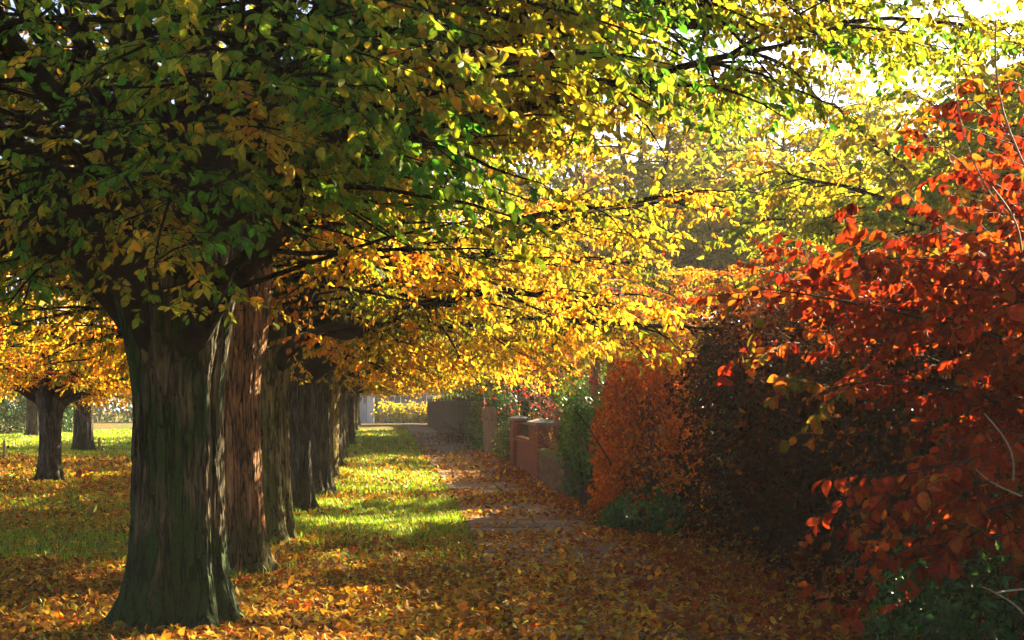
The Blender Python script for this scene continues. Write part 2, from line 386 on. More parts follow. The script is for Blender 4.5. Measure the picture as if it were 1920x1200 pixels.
def skeleton(seed, nl=17, lens=(4.6, 6.3), zfork=2.1, zmin=2.05, sec_gap=.26, ter_gap=.16, leaf_gap=.05, leaf=.075, rl=.11, az0=None, front=1.0, cull=1.0, extra=(), open_right=False, lift=None):
    rng = np.random.default_rng(seed)
    az = (np.arange(nl) * 2.39996 + rng.uniform(0, 6.28) + rng.normal(0, .15, nl))
    el = np.where(np.arange(nl) % 3 == 0, rng.uniform(14, 26, nl), np.where(np.arange(nl) % 3 == 1, rng.uniform(32, 48, nl), rng.uniform(55, 76, nl)))
    if open_right:
        face = np.cos(az) > .45
        el = np.where(face, np.maximum(el, rng.uniform(22, 40, nl)), el)
    el = np.radians(el)
    ln = rng.uniform(*lens, nl)
    if open_right: ln = np.where(face, ln * .9, ln) * np.where(el > R(50), .68, 1.0)
    zoff = rng.uniform(-.35, .45, nl)
    if lift is not None:
        rt = np.cos(az) > .35
        el = np.where(rt, np.maximum(el, R(40)), el); zoff = np.where(rt, .6, zoff)
    for q, (ea, ee, elen, ez) in enumerate(extra):
        az[q], el[q], ln[q], zoff[q] = R(ea), R(ee), elen, ez
    toward = np.clip(-np.sin(az), 0, 1)      # toward the viewer's side (-Y)
    ln = ln * (1 - (1 - front) * toward * np.cos(el))
    dirs = np.stack([np.cos(az) * np.cos(el), np.sin(az) * np.cos(el), np.sin(el)], -1)
    st = np.stack([np.cos(az) * .16, np.sin(az) * .16, zfork + zoff], -1)
    up = dirs * .55 + np.array([0, 0, .75])
    K = 11
    limbs = np.zeros((nl, K, 3)); limbs[:, 0] = st
    d = nrm(up)
    for k in range(1, K):
        tgt = dirs.copy(); tgt[:, 2] += -.16 * (k / K) ** 2
        d = nrm(d * .55 + nrm(tgt) * .5 + rng.normal(0, .11, (nl, 3)))
        limbs[:, k] = limbs[:, k - 1] + d * (ln / (K - 1))[:, None]
    tt = np.linspace(0, 1, K)
    r0 = rl * rng.uniform(.75, 1.25, nl)
    limb_r = r0[:, None] * (1 - tt[None]) ** 1.15 + .009
    # secondary
    M = int(5.2 / sec_gap)
    t = np.linspace(.16, 1.0, M)[None] + rng.uniform(-.02, .02, (nl, M)); t = np.clip(t, .1, .999)
    p, T = along(limbs, t)
    side = np.where((np.arange(M) % 2) == 0, 1, -1)[None, :, None]
    S = nrm(np.cross(T, np.array([0, 0, 1.0]))) * side
    a = rng.uniform(.55, 1.15, (nl, M, 1))
    D = T * np.cos(a) + S * np.sin(a) + rng.normal(0, .22, (nl, M, 3)); D[..., 2] *= .55
    L2 = (1.95 * (1 - .55 * t) * rng.uniform(.6, 1.25, (nl, M)))
    sec = grow(p.reshape(-1, 3), D.reshape(-1, 3), L2.reshape(-1), 7, .055, .10, rng, zmin)
    sec_r = np.linspace(1, .2, 7)[None] * (.008 + .008 * L2.reshape(-1, 1))
    # tertiary
    M3 = int(1.5 / ter_gap)
    N2 = len(sec)
    t3 = np.clip(np.linspace(.12, 1.0, M3)[None] + rng.uniform(-.04, .04, (N2, M3)), .05, .999)
    p, T = along(sec, t3)
    S = nrm(np.cross(T, np.array([0, 0, 1.0]))) * np.where((np.arange(M3) % 2) == 0, 1, -1)[None, :, None]
    a = rng.uniform(.4, 1.1, (N2, M3, 1))
    D = T * np.cos(a) + S * np.sin(a) + rng.normal(0, .2, (N2, M3, 3)); D[..., 2] -= .1
    L3 = (.62 * rng.uniform(.5, 1.2, (N2, M3)) * (1 - .35 * t3))
    ter = grow(p.reshape(-1, 3), D.reshape(-1, 3), L3.reshape(-1), 4, .09, .10, rng, zmin)
    ter_r = np.linspace(1, .4, 4)[None] * np.full((len(ter), 1), .0035)
    if open_right:
        e = ter[:, -1]; low = (e[:, 0] > 1.5) & (e[:, 2] < .60 * (e[:, 0] - 1.3)) | ((e[:, 0] > 4.9) & (e[:, 2] < 5.0))
        kk = ~(low & (rng.random(len(ter)) < .85)); ter, ter_r = ter[kk], ter_r[kk]
    if lift is not None:
        e = ter[:, -1]; low = (e[:, 0] > lift[0]) & (e[:, 2] < lift[1] + lift[2] * e[:, 1] + .12 * rng.normal(size=len(e)))
        ter, ter_r = ter[~low], ter_r[~low]
        e = sec[:, -1]; low = (e[:, 0] > lift[0]) & (e[:, 2] < lift[1] + lift[2] * e[:, 1] - .05)
        sec, sec_r = sec[~low], sec_r[~low]
    # thin out twigs in the heart of the crown
    c = ter[:, 2]; inner = np.hypot(c[:, 0], c[:, 1]) < 1.1
    keep = ~(inner & (rng.random(len(ter)) < .8)) & (rng.random(len(ter)) < cull)
    ter, ter_r = ter[keep], ter_r[keep]
    # leaves
    M4 = int(.55 / leaf_gap)
    t4 = np.clip(np.linspace(.1, 1, M4)[None] + rng.uniform(-.03, .03, (len(ter), M4)), 0, .999)
    p, T = along(ter, t4)
    S = nrm(np.cross(T, np.array([0, 0, 1.0]))) * np.where((np.arange(M4) % 2) == 0, 1, -1)[None, :, None]
    D = .45 * T + .65 * S + rng.normal(0, .28, p.shape); D[..., 2] -= .55
    p = p.reshape(-1, 3); D = nrm(D.reshape(-1, 3))
    keep = (p[:, 2] > zmin - .12) & (rng.random(len(p)) < .9)
    p, D = p[keep], D[keep]
    Nn = rand_unit(rng, len(p)) * .75 + np.array([0, 0, .6])
    size = leaf * np.clip(rng.normal(1, .2, len(p)), .5, 1.5)
    return dict(limbs=(limbs, limb_r), sec=(sec, sec_r), ter=(ter, ter_r), leaves=(p, D, Nn, size), rng=rng)

def trunk_mesh(name, r, h, seed, mat, flare=.8, fl=.07, topflare=.45, lean=(0, 0), nth=96, nz=70):
    rng = np.random.default_rng(seed)
    th = np.linspace(.5 * np.pi, 2.5 * np.pi, nth, endpoint=False)
    z = np.concatenate([np.linspace(-.12, .5, nz // 3, endpoint=False), np.linspace(.5, h, nz - nz // 3)])
    TH, Z = np.meshgrid(th, z, indexing='ij')
    Zc = np.clip(Z, 0, None)
    lob = sum(a * np.cos(k * TH + rng.uniform(0, 6.28) + rng.normal(0, .25) * Zc) for k, a in ((3, .45), (5, .6), (7, .4), (4, .3)))
    rib = sum(a * np.cos(k * TH + rng.uniform(0, 6.28) + rng.normal(0, .35) * Zc) for k, a in ((6, .6), (9, .6), (13, .35), (2, .3)))
    rib2 = np.abs(np.sin(4.5 * TH + .5 * np.sin(1.3 * Z) + rng.uniform(0, 6))) ** .6 - .6
    prof = 1 + flare * .62 * np.exp(-Zc / .30) + .06 * np.exp(-Zc / 1.2)
    s = np.clip((Z - 1.45) / 1.4, 0, 1); s = s * s * (3 - 2 * s)
    prof = prof + topflare * s
    rr = r * prof * (1 + fl * rib + fl * .7 * rib2 + .33 * np.exp(-Zc / .30) * lob * flare + .16 * s * lob)
    # fissures and knobs
    toe = sum(np.clip(np.cos(k * TH + rng.uniform(0, 6.28)), 0, 1) ** 3 * a for k, a in ((3, .5), (5, .45), (2, .35)))
    rr = rr + r * flare * .95 * np.exp(-Zc / .11) * toe
    rr = rr + r * .03 * (noise2(TH * 6 + 3 * np.sin(TH), Z * 1.6, seed, .6) - .5) + r * .025 * (noise2(np.cos(TH) * 9, np.sin(TH) * 9 + Z * 5, seed + 4, .5) - .5)
    wob = .5 * noise2(TH * 2.2, Z, seed + 7, .45)
    f1 = np.abs(noise2(TH * r + .05 * wob, Z * .13, seed + 11, .028) - .5) * 2
    f2 = np.abs(noise2(TH * r + .03 * wob, Z * .2, seed + 12, .014) - .5) * 2
    patch = noise2(TH * r, Z * .5, seed + 13, .16)
    rr = rr - .016 * (.4 + patch) * np.clip(1 - f1 * 2.6, 0, 1) - .006 * np.clip(1 - f2 * 2, 0, 1)
    X = rr * np.cos(TH) + lean[0] * Z; Y = rr * np.sin(TH) + lean[1] * Z
    V = np.stack([X, Y, Z], -1).reshape(-1, 3)
    idx = np.arange(len(V)).reshape(TH.shape)
    a = idx[:, :-1]; b = np.roll(a, -1, 0); c = idx[:, 1:]; d = np.roll(c, -1, 0)
    Q = np.stack([a, b, d, c], -1).reshape(-1, 4)
    top = len(V); V = np.vstack([V, [[lean[0] * h, lean[1] * h, h + .1]]])
    T = np.stack([idx[:, -1], np.roll(idx[:, -1], -1), np.full(nth, top)], -1)
    return mesh_np(name, V, tris=T, quads=Q, mat=mat, smooth=True)

GREENISH = [(.085, .235, .028), (.20, .28, .03), (.38, .34, .035), (.58, .37, .036), (.56, .25, .032)]
GOLDEN = [(.12, .16, .018), (.34, .29, .028), (.70, .48, .038), (.72, .32, .024), (.52, .17, .018)]

def branch_mesh(name, sk, mat, limb_sides=10):
    V, Q = tubes([sk['limbs'], sk['sec'], sk['ter']], [limb_sides, 5, 3])
    return mesh_np(name, V, quads=Q, mat=mat, smooth=True)

def clumpy_cols(rng, p, pal, wts, seed):
    """leaves on one spray lean to one hue"""
    n = len(p)
    u = .5 * noise2(p[:, 0] + p[:, 2] * .7, p[:, 1] - p[:, 2] * .5, seed, .5) + .3 * noise2(p[:, 0], p[:, 1] + p[:, 2], seed + 9, 1.5) + .2 * rng.random(n)
    order = np.argsort(np.argsort(u)) / n
    cw = np.cumsum(np.array(wts, float) / sum(wts))
    k = np.searchsorted(cw, order); k = np.clip(k, 0, len(pal) - 1)
    c = np.array(pal)[k] * np.exp(rng.normal(0, .2, (n, 1))) * np.exp(rng.normal(0, .07, (n, 3)))
    return np.clip(c, .002, .9)

def leaf_parts(parent, pos, D, Nn, size, col, mat, n_var=36, name='leaf', width=.82, origin=(0, 0, 0)):
    """each leaf an object of its own; the meshes are shared by colour"""
    n = len(pos)
    nv = min(n_var, n)
    order = np.argsort(col @ np.array([1.0, -1.6, .2]))
    cls = np.empty(n, int); cls[order] = (np.arange(n) * nv // n)
    B = LEAF_V.copy(); B[:, 0] *= width
    ms = []
    for v in range(nv):
        bb = B.copy(); bb[:, 2] *= 1.2 + .9 * math.sin(v * 2.1); bb[:, 2] += (-.05 + .25 * math.sin(v * 1.37)) * bb[:, 1] ** 2; bb[:, 0] += .1 * math.sin(v * 2.9) * bb[:, 1] ** 2
        ms.append(mesh_np(name, bb, tris=LEAF_T, col=col[cls == v].mean(0)[None] * (np.random.default_rng(v).normal(1, .12, (len(bb), 1)) * (1.06 - .22 * bb[:, 1:2] ** 3)), mat=mat, smooth=False))
    X, Y, Z = leaf_frames(D, Nn)
    for i in range(n):
        s = float(size[i])
        M = Matrix(((X[i, 0] * s, Y[i, 0] * s, Z[i, 0] * s, pos[i, 0]), (X[i, 1] * s, Y[i, 1] * s, Z[i, 1] * s, pos[i, 1]), (X[i, 2] * s, Y[i, 2] * s, Z[i, 2] * s, pos[i, 2]), (0, 0, 0, 1)))
        o = bpy.data.objects.new(name, ms[cls[i]]); COL.objects.link(o)
        o.parent = parent; o.matrix_local = M

def in_view(P):
    px = VPX + F * P[:, 0] / P[:, 1]; py = VPY - F * (P[:, 2] - CAMZ) / P[:, 1]
    return (P[:, 1] > 1) & (px > 5) & (px < 1915) & (py > 5) & (py < 1195), px, py

# --- first tree, in detail
def first_tree():
    base = np.array([float(row_x(10.8)) - .0, 10.8, 0.0])
    root = empty('avenue_tree', base)
    tag(root, 'nearest avenue tree with thick mossy fluted trunk and green-gold leaves', 'tree', 'trees along the avenue')
    obj('trunk', trunk_mesh('trunk', .302, 3.25, 11, BARKS[0], flare=.62, fl=.08, topflare=.5, nth=300, nz=240), root)
    sk = skeleton(101, nl=42, lens=(5.0, 6.6), zfork=2.2, leaf=.066, sec_gap=.21, ter_gap=.15, leaf_gap=.042, front=.76, rl=.105, cull=.72, lift=(.95, 2.70, .105),
                  extra=[(4, 17, 5.0, .62), (178, 16, 5.2, .3), (150, 22, 5.2, .3), (-24, 24, 6.4, .6), (26, 24, 6.6, .6), (205, 18, 5, .2), (-62, 24, 5.4, .4), (2, 36, 6.8, .6), (-38, 38, 6.6, .5), (42, 36, 6.8, .6),
                         (14, 52, 6.8, .4), (-15, 28, 6.8, .6), (-50, 15, 5.0, .5), (-18, 15, 7.2, .75), (8, 13, 7.2, .95), (-32, 13, 6.8, .85), (20, 19, 7.2, .8), (-97, 4, 4.6, .25), (-72, 6, 4.9, .3), (-122, 5, 4.8, .2), (-145, 7, 4.8, .25), (-84, 14, 5.2, .5), (-110, 15, 5.2, .5)])
    obj('branches', branch_mesh('branches', sk, BRANCH), root)
    p, D, Nn, s = sk['leaves']; rng = sk['rng']
    thin = (p[:, 0] < 1.2) & (p[:, 1] < 2.5) & (noise2(p[:, 0] + .6 * p[:, 2], p[:, 1] + .8 * p[:, 2], 77, .45) + .25 * rng.random(len(p)) < .60)
    p, D, Nn, s = p[~thin], D[~thin], Nn[~thin], s[~thin]
    c = clumpy_cols(rng, p, GREENISH, (.20, .27, .25, .19, .09), 3)
    g = np.clip((p[:, 0:1] - .3) / 1.5, 0, 1)      # greener, darker leaf colour toward the path stands in for shade
    c = c * (1 - g * np.array([[.52, .30, .35]]))
    W = p + base
    ok, px, py = in_view(W)
    score = np.where(ok, W[:, 1], 1e6) + 0 * px
    near = np.argsort(score)[:1400]
    near = rng.choice(near, 300, replace=False)
    m = np.ones(len(p), bool); m[near] = False
    crown = obj('crown', leaves_mesh('crown', p[m], D[m], Nn[m], s[m], c[m], LEAF, simple=False), root); crown['kind'] = 'stuff'
    leaf_parts(root, p[near], D[near], Nn[near], s[near], c[near], LEAF)
    return root
first_tree()

# --- the rest of the row: three kinds of tree, copied
LOWR = [(-38, 9, 5.0, -.1), (-6, 8, 5.3, .1), (30, 9, 5.1, 0), (-70, 10, 4.6, .1), (62, 10, 4.6, .1), (10, 17, 5.4, .2), (-22, 19, 5.2, .3)]
def proto(seed, bark, wts, leaf, nl=19, pal=GOLDEN, lens=(4.1, 5.5), near_at=None, **kw):
    if 'extra' not in kw: kw['extra'] = LOWR
    sk = skeleton(seed, nl=nl, leaf=leaf, lens=lens, sec_gap=.22, ter_gap=.155, leaf_gap=.046, zmin=kw.pop('zmin', 1.85), cull=.80, **kw)
    p, D, Nn, s = sk['leaves']
    c = clumpy_cols(sk['rng'], p, pal, wts, seed)
    lone = None
    if near_at is not None:
        W = p + np.array(near_at); ok, px, py = in_view(W)
        near = sk['rng'].choice(np.argsort(np.where(ok & (px > 500), W[:, 1], 1e6))[:1500], 300, replace=False)
        m = np.ones(len(p), bool); m[near] = False
        lone = (p[near], D[near], Nn[near], s[near], c[near]); p, D, Nn, s, c = p[m], D[m], Nn[m], s[m], c[m]
    return dict(lone=lone, trunk=trunk_mesh('trunk', .282, 2.9, seed + 1, bark, flare=.5, fl=.07, topflare=.45, nth=140, nz=110),
                branches=branch_mesh('branches', sk, BRANCH, 8), crown=leaves_mesh('crown', p, D, Nn, s, c, LEAF))
PROTO = [proto(201, BARKS[2], (.16, .32, .32, .16, .04), .068, open_right=True), proto(202, BARKS[3], (.10, .28, .36, .20, .06), .074, open_right=True), proto(203, BARKS[3], (.08, .22, .38, .25, .07), .082, open_right=True),
         proto(204, BARKS[1], (.26, .34, .24, .12, .04), .064, nl=30, rl=.085, lens=(4.8, 6.6), pal=[(.05, .12, .014), (.11, .17, .018), (.21, .22, .022), (.32, .23, .02), (.28, .13, .016)], near_at=(-1.68, 14.0, 0), extra=[(22, 17, 6.2, 1.35), (-12, 17, 6.4, 1.35), (160, 20, 5, .2), (5, 36, 7.0, .5), (-30, 36, 6.8, .5), (35, 40, 7.0, .5)], lift=(.8, 2.75, .09))]

def plant_tree(x, y, k, rz, sc, name, label, group, bark=None, zs=1.0):
    root = empty(name, (x, y, 0), rz); root.scale = (sc, sc, sc * zs)
    tag(root, label, 'tree', group)
    root.rotation_euler = (.018 * math.sin(y * 3.1), .022 * math.sin(y * 1.7), rz)
    for part in ('trunk', 'branches', 'crown'):
        o = obj(part, PROTO[k][part], root)
    if PROTO[k]['lone'] is not None: leaf_parts(root, *PROTO[k]['lone'], LEAF)
    return root
ROW = [14.0, 17.3, 21.9, 25.6, 31.0, 36.5, 43.0, 50.0, 57.0, 64.5, 73.0, 83.0, 94.0, 106.0]
ORD = ['second', 'third', 'fourth', 'fifth', 'sixth', 'seventh', 'eighth', 'ninth', 'tenth', 'eleventh', 'twelfth', 'thirteenth', 'fourteenth', 'fifteenth']
LOOK = {0: 'brown ridged trunk right behind the nearest mossy one', 1: 'straight olive trunk with grass at its foot', 2: 'slim shaded trunk edged by sunlight'}
for i, d in enumerate(ROW):
    k = 3 if i == 0 else [0, 1, 2][(i - 1) % 3]
    lab = '%s tree of the avenue row, %s' % (ORD[i], LOOK.get(i, 'in the hazy distance' if d > 40 else 'dark trunk beside the sunlit lawn'))
    plant_tree(float(row_x(d)) + [.0, .0, -.05, .02, 0][i % 5], d, k, [0, .0, .25, -.3, .4, -.2][i % 6], [1.0, 1.0, .95, 1.02][i % 4], 'avenue_tree', lab, 'trees along the avenue')

# --- trees on the lawn to the left
LEFT = [(92, 902, .72, 'dark trunk standing alone on the leafy lawn beside the avenue'), (155, 849, 1.0, 'trunk rising from the bright strip of lawn beyond the leaves'),
        (61, 818, 1.0, 'pale hazy trunk next to the dark evergreen bush')]
for i, (px, py, sc, lab) in enumerate(LEFT):
    d = F * CAMZ / (py - VPY); p = at(px, py, d)
    plant_tree(p[0], d, (2, 2, 1)[i], 1.3 + i * 2.2, sc, 'lawn_tree', 'autumn tree with ' + lab, 'trees on the lawn')
for i, (x, d, lab) in enumerate([(-13.5, 36, 'golden tree at the frame edge behind the dark lawn trunk'), (-20, 58, 'hazy golden tree far across the lawn by the evergreen bush')]):
    plant_tree(x, d, i, i * 2.0, 1.05, 'lawn_tree', lab, 'trees on the lawn')

# --- garden trees to the right, behind the hedges
YG = [(.13, .19, .02), (.26, .28, .025), (.45, .36, .03), (.5, .25, .025)]
def garden_tree(seed, x, y, sc, wts, label, pal=YG):
    sk = skeleton(seed, nl=28, leaf=.112, lens=(4.2, 5.4), sec_gap=.27, ter_gap=.19, leaf_gap=.055, zfork=2.2, zmin=2.2)
    p, D, Nn, s = sk['leaves']; c = clumpy_cols(sk['rng'], p, pal, wts, seed)
    root = empty('garden_tree', (x, y, 0)); root.scale = (sc,) * 3
    tag(root, label, 'tree', 'trees in the gardens')
    obj('trunk', trunk_mesh('trunk', .24, 2.9, seed, BARKS[3], nth=48, nz=40), root)
    obj('branches', branch_mesh('branches', sk, BRANCH, 6), root)
    obj('crown', leaves_mesh('crown', p, D, Nn, s, c, LEAF), root)
    return root
gt = garden_tree(301, 14.2, 37.5, 1.2, (.3, .35, .25, .1), 'second yellow-green garden tree behind the red-leaved shrub')
for x, y, sc, rz, lab in [(19.5, 47.0, 1.35, 1.0, 'yellow-green garden tree at the frame edge above the red leaves'), (11.0, 74, 2.7, 2.5, 'far yellow-green garden tree beyond the copper-leaved garden tree'),
                         (19.0, 78, 2.6, 4.0, 'tall distant yellow-green tree high behind the garden trees'), (29.0, 76, 2.6, 5.2, 'tall distant tree behind the large garden tree at the frame edge'), (24.5, 62, 1.7, .4, 'broad garden tree between the two tall distant trees'),
                         (6.5, 88, 1.3, 1.7, 'hazy garden tree rising over the far fence'), (3.6, 112, 1.3, 3.1, 'hazy tree over the end of the far fence'), (13.4, 29.5, 1.4, 5.5, 'yellow-green garden tree standing nearest behind the red-leaved shrub'), (20.5, 36.5, 1.65, 4.6, 'large yellow-green garden tree filling the upper frame corner'), (13.1, 25.5, 1.25, 2.2, 'spreading yellow-green garden tree overhanging the red-leaved shrub'), (8.0, 58, 1.0, 3.7, 'yellow-green garden tree over the ivy mound')]:
    r = gt.copy(); COL.objects.link(r); r.location = (x, y, 0); r.scale = (sc,) * 3; r.rotation_euler.z = rz; r['label'] = lab
    for ch in gt.children:
        c2 = ch.copy(); COL.objects.link(c2); c2.parent = r
garden_tree(302, 8.4, 33.0, .72, (.3, .3, .25, .15), 'copper-orange garden tree behind the twiggy hedge', pal=[(.30, .06, .014), (.42, .12, .018), (.5, .2, .02), (.4, .3, .03)])
garden_tree(303, 6.9, 45.0, .82, (.25, .3, .25, .2), 'golden garden tree behind the pink twiggy shrub', pal=[(.12, .17, .02), (.4, .32, .03), (.6, .36, .03), (.45, .15, .02)])

# ------------------------------------------------------------------ hedges and shrubs
def hedge(name, label, A, B, width, height, nleaf, pal, wts, leaf, mat, seed, round_top=.5, bump=.12, twigs=500, shell=.28, gap=0.0, zlo=0.05, grp=None, cat='hedge', n_parts=0, stem=TWIG, lw=.85, down=.5, core=0.35):
    rng = np.random.default_rng(seed)
    A = np.array(A, float); B = np.array(B, float); L = np.linalg.norm(B - A); ax = (B - A) / L; nx = np.array([ax[1], -ax[0]])
    root = empty(name, (A[0], A[1], 0)); tag(root, label, cat, grp)
    n = nleaf
    # sample the surface of a rounded box: u along, angle profile across
    u = rng.uniform(-.5, 1.5, n * 2) if False else rng.uniform(0, 1, n)
    w2 = width / 2
    # superellipse cross section angle
    a = rng.uniform(-.08, np.pi + .08, n)
    ex = 2 / (2 + 4 * (1 - round_top))
    cx = np.sign(np.cos(a)) * np.abs(np.cos(a)) ** ex * w2; cz = np.abs(np.sin(a)) ** ex * height
    side = rng.random(n) < .5
    cz2 = rng.uniform(zlo, height * .9, n)
    capz = 1.0
    cx = np.where(side, np.sign(np.cos(a)) * w2 * np.minimum(1, (1 - (cz2 / height) ** (2 / ex)).clip(0, 1) ** (ex / 2)), cx); cz = np.where(side, cz2, cz)
    nxv = np.sign(cx) * np.abs(cx / w2) ** (2 / ex - 1); nzv = np.abs(cz / height) ** (2 / ex - 1) * (w2 / height)
    # ends
    end = rng.random(n) < (width / (width + L)) * .6
    ue = np.where(rng.random(n) < .5, 0.0, 1.0)
    rr = np.sqrt(rng.random(n))
    along_n = np.where(end, np.where(ue > .5, 1.0, -1.0), 0.0)
    u = np.where(end, ue, u); cx = np.where(end, cx * rr, cx); cz = np.where(end, np.where(side, cz, cz * np.sqrt(rng.random(n))), cz)
    # round the ends
    depth = np.abs(rng.normal(0, shell, n)) * (rng.random(n) < .85) + rng.uniform(0, w2 * core, n) * (rng.random(n) < .3)
    bmp = bump * (noise2(u * L * 1.0 + cx, cz, seed, .45) - .5) * 2 + bump * .8 * (noise2(u * L, cz + cx, seed + 3, .18) - .5)
    nv = np.stack([nxv, along_n, nzv], -1); nv = nrm(nv + 1e-6)
    off = (bmp - depth)
    q = np.stack([cx, u * L, cz], -1) + nv * off[:, None]
    ur = np.clip(np.minimum(q[:, 1], L - q[:, 1]) / (.35 * min(1, width)), 0, 1)
    q[:, 0] *= .72 + .28 * np.sqrt(ur); q[:, 2] *= .90 + .10 * np.sqrt(ur)
    keep = q[:, 2] > zlo
    if gap > 0: keep &= noise2(q[:, 1] + q[:, 0], q[:, 2], seed + 6, .35) + .35 * rng.random(n) > gap
    q, nv = q[keep], nv[keep]; n = len(q)
    P = np.stack([nx[0] * q[:, 0] + ax[0] * q[:, 1], nx[1] * q[:, 0] + ax[1] * q[:, 1], q[:, 2]], -1)
    NW = np.stack([nx[0] * nv[:, 0] + ax[0] * nv[:, 1], nx[1] * nv[:, 0] + ax[1] * nv[:, 1], nv[:, 2]], -1)
    D = NW * .5 + rng.normal(0, .5, P.shape); D[:, 2] -= down
    Nn = NW + rng.normal(0, .55, P.shape)
    s = leaf * np.clip(rng.normal(1, .22, n), .5, 1.6)
    c = clumpy_cols(rng, P, pal, wts, seed)
    m = np.ones(n, bool)
    if n_parts:
        Wp = P + np.array([A[0], A[1], 0]); ok, px, py = in_view(Wp)
        near = np.argsort(np.where(ok & (NW[:, 1] < .3), Wp[:, 1] + 3 * rng.random(n), 1e6))[:n_parts]
        m[near] = False
        leaf_parts(root, P[near], D[near], Nn[near], s[near], c[near], mat, width=lw)
    f = obj('foliage', leaves_mesh('foliage', P[m], D[m], Nn[m], s[m], c[m], mat, width=lw), root); f['kind'] = 'stuff'
    if twigs:
        ns = twigs
        st = np.stack([rng.uniform(-.25, .25, ns) * width, rng.uniform(.02, .98, ns) * L, rng.uniform(0, height * .75, ns)], -1)
        dr = np.stack([rng.normal(0, .6, ns), rng.normal(0, .5, ns), np.abs(rng.normal(.5, .4, ns))], -1)
        tw = grow(st, dr, rng.uniform(.3, .8, ns) * min(1.2, height * .5), 6, .02, .16, rng)
        nb = max(6, int(L * 5)); sb = np.stack([rng.uniform(-.2, .2, nb) * width, rng.uniform(.02, .98, nb) * L, np.full(nb, -.03)], -1)
        tb = grow(sb, np.stack([rng.normal(0, .2, nb), rng.normal(0, .2, nb), np.ones(nb)], -1), np.full(nb, height * .8), 7, 0, .08, rng)
        def rot(Tp): return np.stack([nx[0] * Tp[..., 0] + ax[0] * Tp[..., 1], nx[1] * Tp[..., 0] + ax[1] * Tp[..., 1], Tp[..., 2]], -1)
        V, Q = tubes([(rot(tw), np.linspace(1, .3, 6)[None] * np.full((ns, 1), .005)), (rot(tb), np.linspace(1, .35, 7)[None] * np.full((nb, 1), .018))], [3, 5])
        obj('stems', mesh_np('stems', V, quads=Q, mat=stem, smooth=True), root)
    return root

ORANGE = [(.42, .100, .010), (.66, .185, .015), (.58, .140, .012), (.30, .075, .010), (.66, .30, .02)]
hedge('beech_hedge', 'clipped orange beech hedge with rounded top at the path edge', (3.10, 19.6), (3.75, 22.9), 1.42, 2.36, 21000, ORANGE, (.2, .3, .25, .15, .1), .062, LEAF, 21,
      round_top=.88, bump=.13, shell=.15, twigs=700, n_parts=300, zlo=.22, down=.75)
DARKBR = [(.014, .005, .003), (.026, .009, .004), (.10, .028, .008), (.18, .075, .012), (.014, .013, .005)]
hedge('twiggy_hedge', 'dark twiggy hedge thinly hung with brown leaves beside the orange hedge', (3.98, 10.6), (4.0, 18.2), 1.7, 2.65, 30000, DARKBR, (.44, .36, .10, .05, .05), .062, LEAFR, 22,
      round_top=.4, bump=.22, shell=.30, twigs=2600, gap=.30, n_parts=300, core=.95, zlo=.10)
GREENS = [(.02, .065, .014), (.035, .10, .02), (.06, .14, .025), (.10, .16, .02)]
hedge('laurel_hedge', 'clipped dark green laurel hedge behind the orange hedge', (2.95, 24.2), (3.35, 27.4), 1.0, 1.72, 7500, [(.04, .13, .02), (.07, .19, .03), (.11, .25, .035), (.18, .28, .03)], (.35, .35, .2, .1), .085, LEAFG, 23, round_top=.35, bump=.07, shell=.14, twigs=120)
hedge('ivy_hedge', 'hazy ivy mound smothering the fence past the pale board', (2.75, 45.6), (2.55, 53.0), 1.1, 1.9, 6000, GREENS, (.3, .4, .2, .1), .10, LEAFG, 24, round_top=.6, bump=.25, shell=.2, twigs=60)
hedge('garden_hedge', 'low ragged hedge between the red pier and the pale board', (2.80, 38.6), (2.75, 44.2), .6, .95, 3500, GREENS + [(.3, .2, .03)], (.2, .3, .2, .15, .15), .07, LEAFG, 25, round_top=.5, bump=.2, shell=.15, twigs=60)
hedge('ivy_clump', 'dark ivy spilling at the foot of the orange hedge', (2.75, 17.8), (3.0, 19.4), .95, .42, 2200, GREENS, (.4, .4, .15, .05), .055, LEAFG, 26, round_top=.7, bump=.15, shell=.1, twigs=40, zlo=.0, cat='ivy', lw=1.3)
hedge('holly_bush', 'dark green holly bush low under the red leaves', (3.25, 8.0), (3.75, 10.4), 1.15, .72, 6500, GREENS, (.55, .3, .12, .03), .05, LEAFG, 27, round_top=.7, bump=.2, shell=.16, twigs=160, zlo=.0, cat='bush', n_parts=300)
hedge('background_hedge', 'tall dark garden hedge standing behind the red piers', (4.2, 33.0), (4.6, 46.0), 1.4, 2.4, 8000, GREENS, (.45, .35, .15, .05), .10, LEAFG, 28, round_top=.5, bump=.3, shell=.2, twigs=80)
hedge('evergreen_bush', 'dark broad evergreen bush at the far side of the lawn', (-21.6, 76.0), (-17.5, 77.0), 3.0, 2.9, 7000, GREENS, (.6, .3, .1, .0), .14, LEAFG, 29, round_top=.9, bump=.3, shell=.3, twigs=40, cat='bush')

